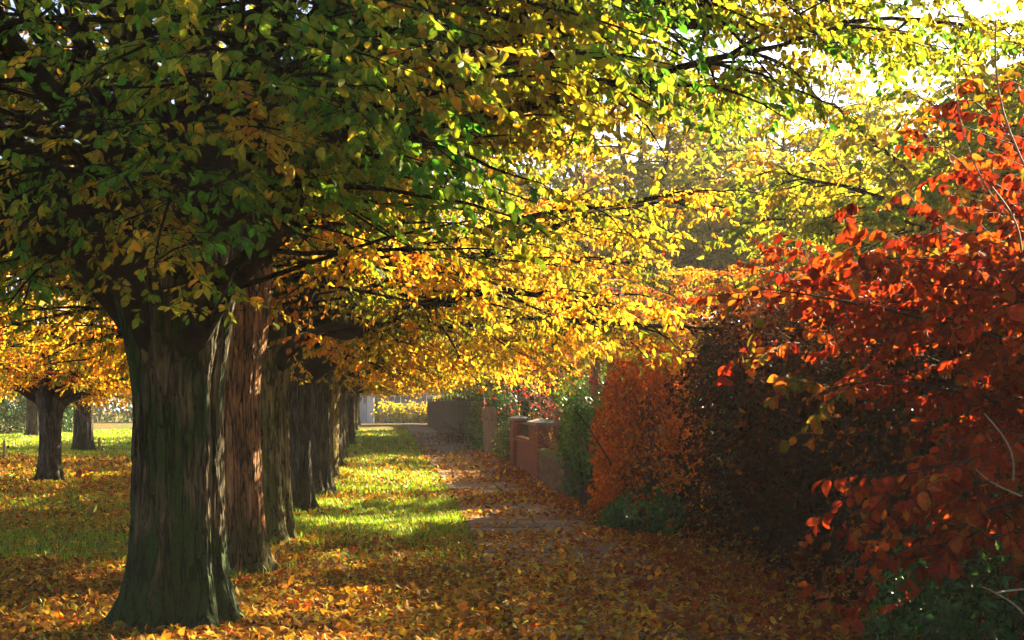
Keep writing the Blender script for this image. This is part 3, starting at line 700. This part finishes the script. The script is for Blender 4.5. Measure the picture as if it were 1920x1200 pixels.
hedge('tall_hedge', 'tall dark hedge in haze behind the far fence', (4.7, 57.0), (3.5, 116.0), 2.2, 3.4, 9000, GREENS + [(.25, .2, .03)], (.4, .3, .15, .05, .1), .22, LEAFG, 31, round_top=.5, bump=.5, shell=.3, twigs=40)
hedge('distant_hedge', 'long dark hedge far across the lawn below the golden leaves', (-62.0, 124.0), (-9.5, 124.0), 3.0, 4.2, 17000, GREENS + [(.25, .2, .03)], (.4, .3, .15, .05, .1), .34, LEAFG, 32, round_top=.6, bump=.8, shell=.4, twigs=40)
hedge('cross_hedge', 'dark garden hedge crossing behind the laurel and the piers', (3.4, 54.5), (15.0, 60.0), 1.6, 3.6, 6000, GREENS, (.45, .35, .15, .05), .2, LEAFG, 33, round_top=.5, bump=.4, shell=.25, twigs=40)
hedge('wall_shrub', 'loose golden shrub against the pale wall at the end of the avenue', (-2.6, 116.8), (2.5, 116.8), 1.2, 1.7, 1500, [(.2, .25, .03), (.45, .38, .04), (.5, .3, .03), (.08, .14, .02)], (.25, .3, .25, .2), .2, LEAF, 35, round_top=.8, bump=.6, shell=.4, twigs=60, gap=.6)
hedge('added_evergreen_screen', 'added dark evergreen screen blocking backlight behind the twiggy hedge and red leaves', (6.1, 7.0), (6.5, 31.0), 1.6, 2.7, 16000, GREENS, (.6, .3, .1, 0), .12, LEAFG, 34, round_top=.5, bump=.4, shell=.22, twigs=120)  # added to block sky gaps and backlight, keeping the hedge interior dark
# copper beech shrub leaning in from the right
RED = [(.17, .018, .008), (.25, .034, .010), (.27, .070, .012), (.10, .014, .010), (.30, .12, .016), (.13, .14, .016)]
def copper_beech():
    rng = np.random.default_rng(77)
    base = np.array([4.8, 9.2, 0.0])
    root = empty('copper_beech', base); tag(root, 'copper beech shrub with large red and orange leaves beside the path', 'shrub')
    n = 60
    tips = []
    for i in range(n):
        f = i / (n - 1)
        tips.append((rng.uniform(-2.25, -.5) if i % 4 else rng.uniform(-1.2, .9), rng.uniform(-2.0, 1.6), .5 + 3.0 * ((i * .618) % 1)))
    tips = np.array(tips)
    # higher tips reach out less far
    tips[:, 0] += np.clip(tips[:, 2] - 2.1, 0, 2) * .45 * (tips[:, 0] < -.6)
    tips[-16:] = np.stack([rng.uniform(-2.5, -1.0, 16), rng.uniform(-1.2, 1.6, 16), rng.uniform(1.7, 2.75, 16)], -1)
    K = 10
    limbs = np.zeros((n, K, 3))
    for i in range(n):
        b = np.array([rng.normal(0, .18), rng.normal(0, .45), -.05]); t = tips[i]
        c1 = b + (t - b) * .25 + np.array([.15, 0, .9 + .35 * t[2]]); 
        c2 = b + (t - b) * .7 + np.array([0, 0, .55])
        s = np.linspace(0, 1, K)[:, None]
        limbs[i] = (1 - s) ** 3 * b + 3 * (1 - s) ** 2 * s * c1 + 3 * (1 - s) * s * s * c2 + s ** 3 * t
    limbs[:, 1:-1] += rng.normal(0, .025, limbs[:, 1:-1].shape)
    lr = np.linspace(1, .12, K)[None] * rng.uniform(.014, .03, (n, 1))
    M = 16
    t = np.clip(np.linspace(.35, 1, M)[None] + rng.uniform(-.02, .02, (n, M)), .2, .999)
    p, T = along(limbs, t)
    S = nrm(np.cross(T, np.array([0, 0, 1.0]))) * np.where((np.arange(M) % 2) == 0, 1, -1)[None, :, None]
    a = rng.uniform(.5, 1.1, (n, M, 1))
    D = T * np.cos(a) + S * np.sin(a) + rng.normal(0, .25, (n, M, 3)); D[..., 2] -= .12
    sec = grow(p.reshape(-1, 3), D.reshape(-1, 3), rng.uniform(.25, .75, n * M), 5, .06, .12, rng, .35)
    sr = np.linspace(1, .35, 5)[None] * np.full((len(sec), 1), .0045)
    M4 = 18
    t4 = np.clip(np.linspace(.08, 1, M4)[None] + rng.uniform(-.03, .03, (len(sec), M4)), 0, .999)
    p, T = along(sec, t4)
    S = nrm(np.cross(T, np.array([0, 0, 1.0]))) * np.where((np.arange(M4) % 2) == 0, 1, -1)[None, :, None]
    D = .4 * T + .6 * S + rng.normal(0, .3, p.shape); D[..., 2] -= .6
    p = p.reshape(-1, 3); D = nrm(D.reshape(-1, 3))
    keep = (p[:, 2] > .3) & (rng.random(len(p)) < .92)
    p, D = p[keep], D[keep]
    Nn = rand_unit(rng, len(p)) * .7 + np.array([-.25, -.35, .45])
    s = .070 * np.clip(rng.normal(1, .26, len(p)), .45, 1.6)
    c = clumpy_cols(rng, p + np.array([0, 0, 0]), RED, (.24, .26, .22, .14, .10, .04), 12)
    W = p + base; ok, px, py = in_view(W)
    near = np.argsort(np.where(ok, W[:, 1], 1e6))[:1300]; near = rng.choice(near, 300, replace=False)
    m = np.ones(len(p), bool); m[near] = False
    leaf_parts(root, p[near], D[near], Nn[near], s[near], c[near], LEAFR, width=.98)
    f = obj('foliage', leaves_mesh('foliage', p[m], D[m], Nn[m], s[m], c[m], LEAFR, simple=False, width=.98, curl_sd=.36), root); f['kind'] = 'stuff'
    V, Q = tubes([(limbs, lr), (sec, sr)], [6, 4])
    obj('stems', mesh_np('stems', V, quads=Q, mat=TWIG, smooth=True), root)
    # bare pale shoots catching the sun at the frame edge
    sh = []
    for (x0, y0, x1, y1, d, bend) in [(1900, 900, 1845, 775, 6.9, 20), (1915, 930, 1830, 880, 6.9, -12), (1918, 1150, 1842, 1100, 6.6, 10), (1918, 1105, 1868, 1112, 6.6, -8), (1915, 470, 1860, 350, 6.2, 14), (1930, 330, 1868, 30, 6.4, -26), (1900, 430, 1790, 110, 8.2, -34), (1835, 560, 1640, 300, 9.0, 20)]:
        a0 = at(x0, y0, d + .5); a1 = at(x1, y1, d); s_ = np.linspace(0, 1, 8)[:, None]
        q = a0 + (a1 - a0) * s_; q[:, 0] += (bend / F * d) * np.sin(np.pi * s_[:, 0]); sh.append(q - base)
    for q in sh:
        V, Q = tubes([(q[None], np.linspace(.006, .003, 8)[None])], [5])
        obj('bare_shoot', mesh_np('bare_shoot', V, quads=Q, mat=PALETWIG, smooth=True), root)
copper_beech()

# shrub of arching twigs with pink leaves, behind the laurel
def twig_shrub(name, label, base, h, spread, n, nleaf, pal, wts, leaf, seed, mat=TWIG, arch=.08, cat='shrub', rad=.006):
    rng = np.random.default_rng(seed)
    root = empty(name, base); tag(root, label, cat)
    st = np.stack([rng.normal(0, .1 * spread, n), rng.normal(0, .1 * spread, n), np.full(n, -.03)], -1)
    dr = np.stack([rng.normal(0, .28 * spread, n), rng.normal(0, .28 * spread, n), np.ones(n)], -1)
    T1 = grow(st, dr, h * rng.uniform(.7, 1.2, n), 10, arch, .09, rng)
    M = 10; t = np.clip(np.linspace(.3, 1, M)[None] + rng.uniform(-.03, .03, (n, M)), .1, .999)
    p, T = along(T1, t)
    D = T * .6 + rng.normal(0, .55, p.shape)
    T2 = grow(p.reshape(-1, 3), D.reshape(-1, 3), rng.uniform(.15, .4, n * M) * h * .5, 5, arch * 1.3, .1, rng)
    V, Q = tubes([(T1, np.linspace(1, .3, 10)[None] * np.full((n, 1), rad * 1.6)), (T2, np.linspace(1, .5, 5)[None] * np.full((len(T2), 1), rad * .55))], [5, 3])
    obj('stems', mesh_np('stems', V, quads=Q, mat=mat, smooth=True), root)
    k = rng.integers(0, len(T2), nleaf); p, T = along(T2[k], rng.random((nleaf, 1))); p = p[:, 0]
    D = rng.normal(0, .5, p.shape); D[:, 2] -= .5
    c = pick_cols(rng, nleaf, pal, wts)
    f = obj('foliage', leaves_mesh('foliage', p, nrm(D), rand_unit(rng, nleaf), leaf * rng.uniform(.6, 1.3, nleaf), c, LEAFR), root); f['kind'] = 'stuff'
    return root
PINK = [(.35, .03, .06), (.25, .03, .05), (.40, .06, .04)]
twig_shrub('pink_shrub', 'tall twiggy shrub with pink-red leaves behind the timber pole', (4.55, 30.5, 0), 4.0, 1.3, 60, 4200, PINK, (.4, .4, .2), .055, 61, mat=PALETWIG, arch=.035)
twig_shrub('arching_shrub', 'arching thin shrub with few red leaves above the grey capped pier', (3.25, 28.3, 0), 2.0, 1.0, 18, 22, PINK, (.5, .2, .3), .06, 62, mat=PALETWIG, arch=.06)
twig_shrub('wispy_shrub', 'wispy yellow-green shrub growing on the low brick wall', (2.78, 27.9, .45), .75, 1.3, 26, 420, [(.18, .18, .03), (.3, .26, .04), (.4, .12, .04)], (.5, .4, .1), .05, 63, mat=PALETWIG, arch=.05, rad=.004)
twig_shrub('forked_shrub', 'pale forked bare stems rising behind the red pier', (3.1, 37.0, 0), 2.6, .8, 7, 260, [(.45, .36, .04), (.2, .25, .03)], (.6, .4), .07, 64, mat=PALETWIG, arch=.01, rad=.016)
twig_shrub('bramble', 'small bramble with fresh green leaves beside the holly bush', (2.98, 8.65, 0), .62, 1.8, 9, 60, [(.05, .17, .03), (.09, .22, .035)], (.5, .5), .085, 65, arch=.13, cat='plant', rad=.004)
twig_shrub('purple_shrub', 'dark low shrub at the foot of the far fence', (2.05, 60.0, 0), 1.1, 2.5, 40, 900, [(.05, .05, .05), (.08, .06, .05)], (.5, .5), .10, 66, arch=.1)

# ------------------------------------------------------------------ walls, piers, fence, pole
BRICK = [noise_mat('brown_brick_%s' % k, [(.3, tuple(.6 * v for v in c)), (.6, c), (.8, tuple(1.3 * v for v in c))], scale=12, rough=.9, bump=.4, bscale=70, dist=.008)
         for k, c in (('plum', (.13, .07, .045)), ('tan', (.19, .11, .065)), ('dull', (.11, .075, .05)))]
MORTAR = noise_mat('mortar', [(.3, (.10, .085, .065)), (.7, (.17, .15, .12))], scale=20, rough=.95)
REDST = noise_mat('red_sandstone', [(.3, (.11, .026, .018)), (.55, (.17, .042, .026)), (.75, (.21, .07, .045))], scale=5, rough=.85, bump=.3, bscale=50, dist=.01)
CAPST = noise_mat('grey_coping', [(.3, (.10, .10, .11)), (.7, (.20, .20, .21))], scale=9, rough=.85, bump=.3)
IRON = noise_mat('dark_iron', [(.3, (.015, .018, .02)), (.7, (.04, .04, .04))], scale=20, rough=.55, bump=.1)
MOSS = noise_mat('moss', [(.3, (.03, .06, .01)), (.6, (.10, .11, .02)), (.8, (.25, .17, .03))], scale=14, rough=.95, bump=.8, dist=.03)
FENCE = noise_mat('fence_wood', [(.3, (.035, .028, .024)), (.6, (.07, .055, .045)), (.8, (.10, .08, .06))], scale=4, rough=.9, bump=.4, stretch=(6, 6, .8))
POLEW = noise_mat('pole_wood', [(.3, (.20, .11, .05)), (.6, (.30, .17, .08)), (.8, (.36, .24, .13))], scale=4, rough=.8, bump=.35, stretch=(9, 9, .7))
PALEW = noise_mat('weathered_board', [(.3, (.16, .11, .07)), (.6, (.24, .18, .12)), (.8, (.30, .23, .16))], scale=4, rough=.85, bump=.35, stretch=(8, 8, .7))

def brick_wall():
    root = empty('brick_wall', (2.50, 24.4, 0)); tag(root, 'low brown brick wall with mossy top beside the path', 'wall')
    L, H = 4.9, .66
    MB().box(.012, .218, 0, L, -.05, H - .002).build('mortar_core', MORTAR, root)
    ms = []
    r2 = np.random.default_rng(3)
    for m in BRICK:
        for v in range(2):
            mb = MB(); mb.box(-.5, .5, -.5, .5, -.5, .5)
            mm = bpy.data.meshes.new('brick'); V = np.array(mb.V) + r2.normal(0, .025, (8, 3)); mm.from_pydata(V.tolist(), [], mb.Q); mm.materials.append(m); ms.append(mm)
    row = 0; z = .0; cnt = 0
    while z + .065 <= H:
        y = -.11 * (row % 2)
        while y < L:
            a, b = max(y, 0), min(y + .215, L)
            if b - a > .04:
                o = obj('brick', ms[r2.integers(6)], root); o.location = (.05 + r2.normal(0, .003), (a + b) / 2, z + .0325); o.scale = (.10, b - a, .065); cnt += 1
            y += .225
        # the end that faces the camera
        for xx in (.03 + .10,):
            o = obj('brick', ms[r2.integers(6)], root); o.location = (.163, .045 - .05, z + .0325); o.scale = (.115, .10, .065); cnt += 1
        z += .075; row += 1
    r3 = np.random.default_rng(4)
    ys = np.linspace(-.03, L + .03, 60); V = []; Q = []
    for i, y in enumerate(ys):
        hh = r3.normal(0, .008, 3)
        V += [(-.015, y, H - .01), (.03, y, H + .03 + hh[0]), (.115, y, H + .055 + hh[1]), (.20, y, H + .03 + hh[2]), (.235, y, H - .01)]
        if i:
            for k in range(4): Q.append((5 * (i - 1) + k, 5 * (i - 1) + k + 1, 5 * i + k + 1, 5 * i + k))
    me = bpy.data.meshes.new('moss_top'); me.from_pydata(V, [], Q); me.materials.append(MOSS); obj('moss_top', me, root)
brick_wall()

def pier(x, y0, y1, wd, h, label, cap=CAPST):
    root = empty('gate_pier', (x, y0, 0)); tag(root, label, 'pier', 'red gate piers')
    n = 3
    for k in range(n):
        MB().box(0 + .002 * k, wd - .002 * k, 0, y1 - y0, -.05 + (h + .05) * k / n + (.006 if k else 0), -.05 + (h + .05) * (k + 1) / n, .006).build('stone_block', REDST, root, jit=.002, seed=k)
    MB().box(-.04, wd + .04, -.04, y1 - y0 + .04, h + .003, h + .06).build('coping', cap, root)
    mb = MB(); a, b, c = wd / 2, (y1 - y0) / 2, h + .13
    mb.add([(-.03, -.03, h + .062), (wd + .03, -.03, h + .062), (wd + .03, y1 - y0 + .03, h + .062), (-.03, y1 - y0 + .03, h + .062), (a, b - (b - a) if b > a else b, c), (a, b + (b - a) if b > a else b, c)],
           [(0, 1, 4), (1, 2, 5, 4), (2, 3, 5), (3, 0, 4, 5)])
    mb.build('cap_top', cap, root)
pier(2.52, 29.6, 31.9, .42, 1.14, 'nearer red stone gate pier with grey cap beyond the brick wall')
pier(2.50, 36.4, 37.6, .40, 1.16, 'farther red stone gate pier at the end of the railing wall')
def rail_wall():
    root = empty('railing_wall', (2.58, 31.95, 0)); tag(root, 'low red wall with dark railing between the two red piers', 'wall')
    L = 4.4
    MB().box(0, .24, 0, L, -.05, .72, .005).build('wall_body', REDST, root)
    MB().box(-.03, .27, .0, L, .723, .80, .02).build('coping', REDST, root)
    for k in range(30):
        y = .1 + k * .145
        MB().box(.11, .135, y, y + .025, .80, 1.12).build('bar', IRON, root)
    MB().box(.10, .145, .0, L, 1.085, 1.11).build('top_rail', IRON, root, M=Matrix.Translation((0, 0, .003)))
rail_wall()

def leaning_board():
    root = empty('leaning_board', (2.22, 45.0, 0)); root.rotation_euler = (R(4), R(-3), R(-5))
    tag(root, 'pale weathered timber board with rounded top standing by the ivy', 'board')
    prof = [(0, 0), (.43, 0), (.43, 1.38)] + [(.43 - .08 * (1 - math.cos(a)), 1.38 + .08 * math.sin(a)) for a in np.linspace(.2, 1.57, 5)] + [(.08 * (1 - math.sin(a)), 1.38 + .08 * math.cos(a)) for a in np.linspace(0, 1.4, 5)] + [(0, 1.38)]
    n = len(prof)
    V = [(x, 0, z) for x, z in prof] + [(x, .05, z) for x, z in prof]
    F_ = [tuple(range(n)), tuple(range(2 * n - 1, n - 1, -1))] + [(i, i + n, (i + 1) % n + n, (i + 1) % n) for i in range(n)]
    me = bpy.data.meshes.new('board'); me.from_pydata(V, [], F_); me.materials.append(PALEW); obj('board', me, root)
    for (x, z) in ((.12, 1.10), (.30, 1.06)):
        mb = MB(); ring = [(x + .02 * math.cos(a), -.004, z + .03 * math.sin(a)) for a in np.linspace(0, 2 * math.pi, 9)[:-1]]
        me = bpy.data.meshes.new('knot'); me.from_pydata(ring + [(x, -.010, z)], [], [(i, (i + 1) % 8, 8) for i in range(8)]); me.materials.append(FENCE); obj('knot', me, root)
leaning_board()

def fence():
    root = empty('board_fence', (0, 0, 0)); tag(root, 'long dark board fence in haze along the far path', 'fence')
    r2 = np.random.default_rng(9)
    d = 46.0; k = 0
    mbm = []
    for v in range(4):
        mb = MB(); mb.box(-.012, .012, 0, 1, 0, 1); mm = bpy.data.meshes.new('board'); mm.from_pydata((np.array(mb.V)).tolist(), [], mb.Q); mm.materials.append(FENCE); mbm.append(mm)
    while d < 104:
        x = float(path_r(d)) + .22; wdt = .155 if d < 70 else .30
        o = obj('board', mbm[k % 4], root); o.location = (x + r2.normal(0, .006) + .012 * (k % 2), d, -.04); o.scale = (1, wdt - .008, 1.72 + r2.normal(0, .02)); o.rotation_euler.z = .022
        if k % 14 == 0:
            p = MB().box(.03, .13, 0, .10, -.05, 1.85, .01).build('post', FENCE, root); p.location = (x, d, 0)
        d += wdt; k += 1
    for z in (.35, 1.35):
        mb = MB(); x0, x1 = float(path_r(46)) + .26, float(path_r(104)) + .26
        mb.add([(x0, 46, z), (x0 + .05, 46, z), (x1 + .05, 104, z), (x1, 104, z), (x0, 46, z + .09), (x0 + .05, 46, z + .09), (x1 + .05, 104, z + .09), (x1, 104, z + .09)], [(0,3,2,1),(4,5,6,7),(0,1,5,4),(1,2,6,5),(2,3,7,6),(3,0,4,7)])
        mb.build('rail', FENCE, root)
fence()

def timber_pole():
    p = at(1114, 700, 32.0)
    root = empty('timber_pole', (p[0], 32.0, 0), R(24)); tag(root, 'upright square timber pole rising behind the orange hedge', 'pole')
    MB().box(-.065, .065, -.065, .065, -.1, 6.4, .015).build('shaft', POLEW, root, jit=.002)
    MB().box(-.6, .6, -.11, -.07, 5.9, 6.02, .008).build('crossarm', POLEW, root)
timber_pole()

def small_posts():
    for px, py, h, lab in ((8, 860, .52, 'short pale wooden post at the edge of the bright lawn strip'), (186, 846, .42, 'short reddish wooden post near the second lawn trunk')):
        d = F * CAMZ / (py - VPY); p = at(px, py, d)
        root = empty('bollard', (p[0], d, 0)); tag(root, lab, 'post', 'posts on the lawn')
        s = 2 * d / F
        MB().box(-s, s, -s, s, -.05, h, .02).build('shaft', PALEW if px < 100 else POLEW, root)
        MB().box(-s * 1.15, s * 1.15, -s * 1.15, s * 1.15, h + .003, h + .035, .012).build('top', PALEW if px < 100 else POLEW, root)
    # stump by the hedge
    root = empty('post_stump', (2.62, 20.9 + 1.9, 0)); tag(root, 'short dark wooden post stump between laurel and orange hedge', 'post')
    MB().box(-.07, .07, -.07, .07, -.05, .34, .03).build('shaft', FENCE, root, jit=.006)
small_posts()

# ------------------------------------------------------------------ houses far behind
GLASS = noise_mat('window_glass', [(.4, (.03, .04, .05)), (.6, (.06, .07, .09))], scale=2, rough=.12, bump=0, spec=.6)
WHITEP = noise_mat('white_paint', [(.3, (.55, .54, .52)), (.7, (.72, .71, .68))], scale=6, rough=.6, bump=.1)
def house(name, label, x, y, wd, dp, h, wallm, roofm, rz=0.0, cols=3, ridge=2.4):
    root = empty(name, (x, y, 0), rz); tag(root, label, 'house')
    MB().box(0, wd, 0, dp, -.1, h).build('wall', wallm, root)
    mb = MB(); e = .35
    mb.add([(-e, -e, h + .003), (wd + e, -e, h + .003), (wd + e, dp + e, h + .003), (-e, dp + e, h + .003), (-e, dp / 2, h + ridge), (wd + e, dp / 2, h + ridge)], [(0, 1, 5, 4), (2, 3, 4, 5), (1, 2, 5), (3, 0, 4), (3, 2, 1, 0)])
    rf = mb.build('roof', roofm, root)
    MB().box(wd * .2, wd * .2 + .7, dp / 2 - .35, dp / 2 + .35, h + ridge - .6, h + ridge + 1.0, .03).build('chimney', wallm, rf)
    for r_ in range(2):
        for c_ in range(cols):
            x0 = wd * (c_ + .5) / cols - .55; z0 = .9 + r_ * 2.6
            wn = MB().box(x0, x0 + 1.1, -.02, .06, z0, z0 + 1.3).build('window', WHITEP, root)
            for q in range(2): MB().box(x0 + .07 + q * .5, x0 + .53 + q * .5, -.035, -.022, z0 + .08, z0 + 1.22).build('pane', GLASS, wn)
            MB().box(x0 - .06, x0 + 1.16, -.10, -.003, z0 - .09, z0 - .003).build('sill', WHITEP, wn)
    for c_ in range(cols):      # the side that looks on the path
        for r_ in range(2):
            y0 = dp * (c_ + .5) / cols - .5; z0 = .9 + r_ * 2.6
            wn = MB().box(-.02, .06, y0, y0 + 1.0, z0, z0 + 1.3).build('window', WHITEP, root)
            MB().box(-.035, -.022, y0 + .08, y0 + .92, z0 + .08, z0 + 1.22).build('pane', GLASS, wn)
    return root
HB = noise_mat('house_brick', [(.3, (.16, .08, .06)), (.7, (.26, .14, .10))], scale=18, rough=.9, bump=.3)
SLATE = noise_mat('slate_roof', [(.3, (.06, .06, .07)), (.7, (.11, .11, .12))], scale=12, rough=.8, bump=.3)
PALER = noise_mat('pale_render', [(.3, (.10, .10, .11)), (.7, (.15, .15, .16))], scale=3, rough=.9, bump=.1)
house('far_house', 'pale rendered house closing the far end of the avenue', -9.5, 128.0, 13.0, 8.0, 5.0, PALER, SLATE, cols=4)
WALLM = noise_mat('pale_grey_wall', [(.3, (.30, .31, .33)), (.5, (.42, .42, .43)), (.7, (.52, .51, .50))], scale=1.5, detail=8, rough=.9, bump=.3)  # pale blue-grey tones mottled over the whole wall
def end_wall():
    root = empty('end_wall', (-7.5, 118.0, 0)); tag(root, 'grey garden wall with pale gatepost across the end of the avenue', 'wall')
    MB().box(0, 4.0, 0, .3, -.1, 1.55).build('wall_body', WALLM, root)
    MB().box(5.0, 12.5, 0, .3, -.1, 1.55).build('wall_body', WALLM, root)
    MB().box(4.05, 4.6, -.1, .4, -.1, 2.5, .05).build('gatepost', WHITEP, root)
    MB().box(4.62, 4.98, .1, .16, 0, 1.7).build('gate', FENCE, root)
end_wall()

# ------------------------------------------------------------------ fallen leaves and grass
def litter_prob(x, y):
    pl, pr = path_l(y), path_r(y)
    on_path = (x > pl) & (x < pr)
    lawn = (x <= pl) & (x > row_x(y) - .3)
    left = x <= row_x(y) - .3
    n1 = noise2(x * .35, y, 21, .9); n2 = noise2(x, y, 22, .35)
    nn = .65 * n1 + .35 * n2
    kp = np.interp(y, [0, 14.6, 15.2, 15.8, 16.3, 17.6, 18.0, 19.6, 20.0, 20.9, 21.2, 22.2, 22.6, 25.6, 26.2, 28.2, 29, 36, 40, 60], [.95, .92, .35, .4, .95, .95, .12, .10, .8, .8, .2, .2, .85, .9, .2, .2, .55, .5, .4, .4])
    kl = np.interp(y, [0, 14.2, 15.5, 17.4, 18.0, 21.8, 22.5, 28, 40, 60], [1, .98, .8, .75, .22, .2, .45, .45, .4, .35])
    kf = np.interp(y, [0, 15.2, 15.6, 17.6, 18.2, 24, 42, 46, 70], [1, .95, .28, .28, .8, .85, .98, .35, .2])
    kr = np.full_like(y, .95)
    k = np.where(on_path, kp, np.where(lawn, kl, np.where(left, kf, kr)))
    # right edge of the path gathers leaves
    k = np.where(on_path & (x > pr - .55) & (y > 22), np.maximum(k, .8), k)
    return np.clip(k + 1.0 * (nn - .5) * np.minimum(1, 2.2 * (1.05 - k)), 0, 1)

FALLEN = [(.46, .28, .025), (.42, .19, .018), (.27, .105, .016), (.14, .060, .018), (.52, .37, .05), (.30, .055, .014)]
def litter():
    rng = np.random.default_rng(88)
    P = []
    for (x0, x1, y0, y1, dens) in [(-5.5, 4.2, 8.6, 14, 740), (-7, 4, 14, 20, 400), (-9, 3.6, 20, 30, 200), (-13, 3.4, 30, 46, 80), (-18, 3, 46, 75, 20)]:
        n = int((x1 - x0) * (y1 - y0) * dens)
        x = rng.uniform(x0, x1, n); y = rng.uniform(y0, y1, n)
        px = VPX + F * x / y
        k = (rng.random(n) < litter_prob(x, y)) & (px > -120) & (px < 2040)
        P.append(np.stack([x[k], y[k]], -1))
    for d in [10.8] + ROW[:6]:
        k = 420 if d < 20 else 200
        t = rng.uniform(0, 6.28, k); r = .42 + np.abs(rng.normal(0, .22, k))
        P.append(np.stack([float(row_x(d)) + r * np.cos(t), d + r * np.sin(t)], -1))
    yy = rng.uniform(8.8, 24, 3800); P.append(np.stack([path_r(yy) + .25 - np.abs(rng.normal(0, .35, 3800)) + .4 * np.clip((17 - yy) / 6, 0, 1), yy], -1))
    P = np.concatenate(P); n = len(P)
    on = (P[:, 0] > path_l(P[:, 1])) & (P[:, 0] < path_r(P[:, 1]))
    z = np.where(on, .056, gz(P[:, 0], P[:, 1]) + .012) + np.abs(rng.normal(0, .012, n))
    pos = np.stack([P[:, 0], P[:, 1], z], -1)
    D = rng.normal(0, 1, (n, 3)); D[:, 2] = np.abs(D[:, 2]) * .28
    Nn = rng.normal(0, .42, (n, 3)) + np.array([0, 0, 1.0])
    s = np.where(P[:, 1] > 30, .10, np.where(P[:, 1] > 20, .070, .053)) * np.clip(rng.normal(1, .32, n), .35, 1.8)
    u = noise2(P[:, 0], P[:, 1], 31, 1.2)
    c = pick_cols(rng, n, FALLEN, (.26, .24, .20, .15, .09, .06), .3)
    redder = (P[:, 0] > path_r(P[:, 1]) - .7) & (rng.random(n) < .65)
    c[redder] = pick_cols(rng, int(redder.sum()), [(.26, .06, .015), (.16, .045, .016), (.30, .10, .02), (.34, .20, .03)], (.35, .25, .25, .15), .25)
    ok, px, py = in_view(pos)
    near = np.argsort(np.where(ok, P[:, 1], 1e6))[:900]; near = rng.choice(near, 300, replace=False)
    m = np.ones(n, bool); m[near] = False
    o = obj('fallen_leaves', leaves_mesh('fallen_leaves', pos[m], D[m], Nn[m], s[m], c[m], LITTER, curl_sd=.34)); tag(o, 'carpet of fallen yellow, orange and brown leaves on lawn and path', kind='stuff'); o['category'] = 'leaves'
    leaf_parts(o, pos[near], D[near], Nn[near], s[near], c[near], LITTER)
    return n
NL = litter()

def grass():
    rng = np.random.default_rng(89)
    P = []
    for (x0, x1, y0, y1, dens) in [(-5.5, .85, 9.5, 16, 260), (-7, .85, 15, 24, 900), (-9, .8, 24, 34, 420), (-13, .7, 34, 50, 170), (-20, .3, 50, 85, 60)]:
        n = int((x1 - x0) * (y1 - y0) * dens)
        x = rng.uniform(x0, x1, n); y = rng.uniform(y0, y1, n); px = VPX + F * x / y
        edge = path_l(y) + .10 * (noise2(x * 0, y, 41, .5) - .3)
        g = 1.12 - litter_prob(x, y)
        k = (rng.random(n) < g) & (px > -60) & (x < edge) & (np.abs(x - row_x(y)) > .0)
        P.append(np.stack([x[k], y[k]], -1))
    # tufts at the feet of the trunks
    for d in [17.3, 14.0, 21.9, 25.6]:
        t = rng.uniform(0, 6.28, 140); r = rng.uniform(.40, .62, 140)
        P.append(np.stack([row_x(d) + r * np.cos(t), d + r * np.sin(t)], -1))
    P = np.concatenate(P); n = len(P); nt_ = 140 * 4
    h = rng.uniform(.03, .075, n) * (1 + .012 * P[:, 1]); h[-nt_:] *= 1.8
    wd = rng.uniform(.004, .007, n) * np.maximum(1, P[:, 1] / 16)
    a = rng.uniform(0, 6.28, n); lean = rng.uniform(.1, .9, n) * h
    b = np.stack([P[:, 0], P[:, 1], gz(P[:, 0], P[:, 1]) - .005], -1)
    dx = np.stack([np.cos(a), np.sin(a), 0 * a], -1); t = np.stack([-np.sin(a), np.cos(a), 0 * a], -1)
    v0 = b - dx * wd[:, None]; v1 = b + dx * wd[:, None]
    mid = b + t * (lean * .35)[:, None] + np.array([0, 0, 1]) * (h * .6)[:, None]
    v2 = mid + dx * wd[:, None] * .8; v3 = mid - dx * wd[:, None] * .8
    v4 = b + t * lean[:, None] + np.array([0, 0, 1]) * h[:, None]
    V = np.stack([v0, v1, v2, v3, v4], 1).reshape(-1, 3)
    i = np.arange(n)[:, None] * 5
    c = pick_cols(rng, n, [(.12, .25, .015), (.19, .33, .018), (.28, .37, .02), (.36, .36, .03)], (.3, .4, .2, .1), .2)
    me = mesh_np('grass', V, tris=i + np.array([[3, 2, 4]]), quads=i + np.array([[0, 1, 2, 3]]), col=np.repeat(c, 5, 0), mat=GRASS)
    o = obj('grass', me); tag(o, 'short green grass of the lawn beside the path', kind='stuff'); o['category'] = 'grass'
    return n
NG = grass()

# ------------------------------------------------------------------ morning haze
def haze():
    mb = MB(); mb.box(-200, 200, -110, 310, -1.2, 16.5)
    m = bpy.data.materials.new('haze_air'); m.use_nodes = True
    n = m.node_tree.nodes; n.clear(); out = n.new('ShaderNodeOutputMaterial'); v = n.new('ShaderNodeVolumePrincipled')
    v.inputs['Color'].default_value = (1.0, .95, .86, 1); v.inputs['Density'].default_value = 0.0005; v.inputs['Anisotropy'].default_value = 0.0
    m.node_tree.links.new(v.outputs[0], out.inputs['Volume'])
    o = mb.build('haze', m); tag(o, 'thin morning haze hanging over the avenue', kind='stuff'); o['category'] = 'haze'
haze()
tot = sum(len(m.loop_triangles) if m.loop_triangles else sum(1 for _ in range(0)) for m in bpy.data.meshes)
print('LEAVES litter', NL, 'grass', NG, 'faces', sum(len(m.polygons) for m in bpy.data.meshes), 'objects', len(bpy.data.objects))
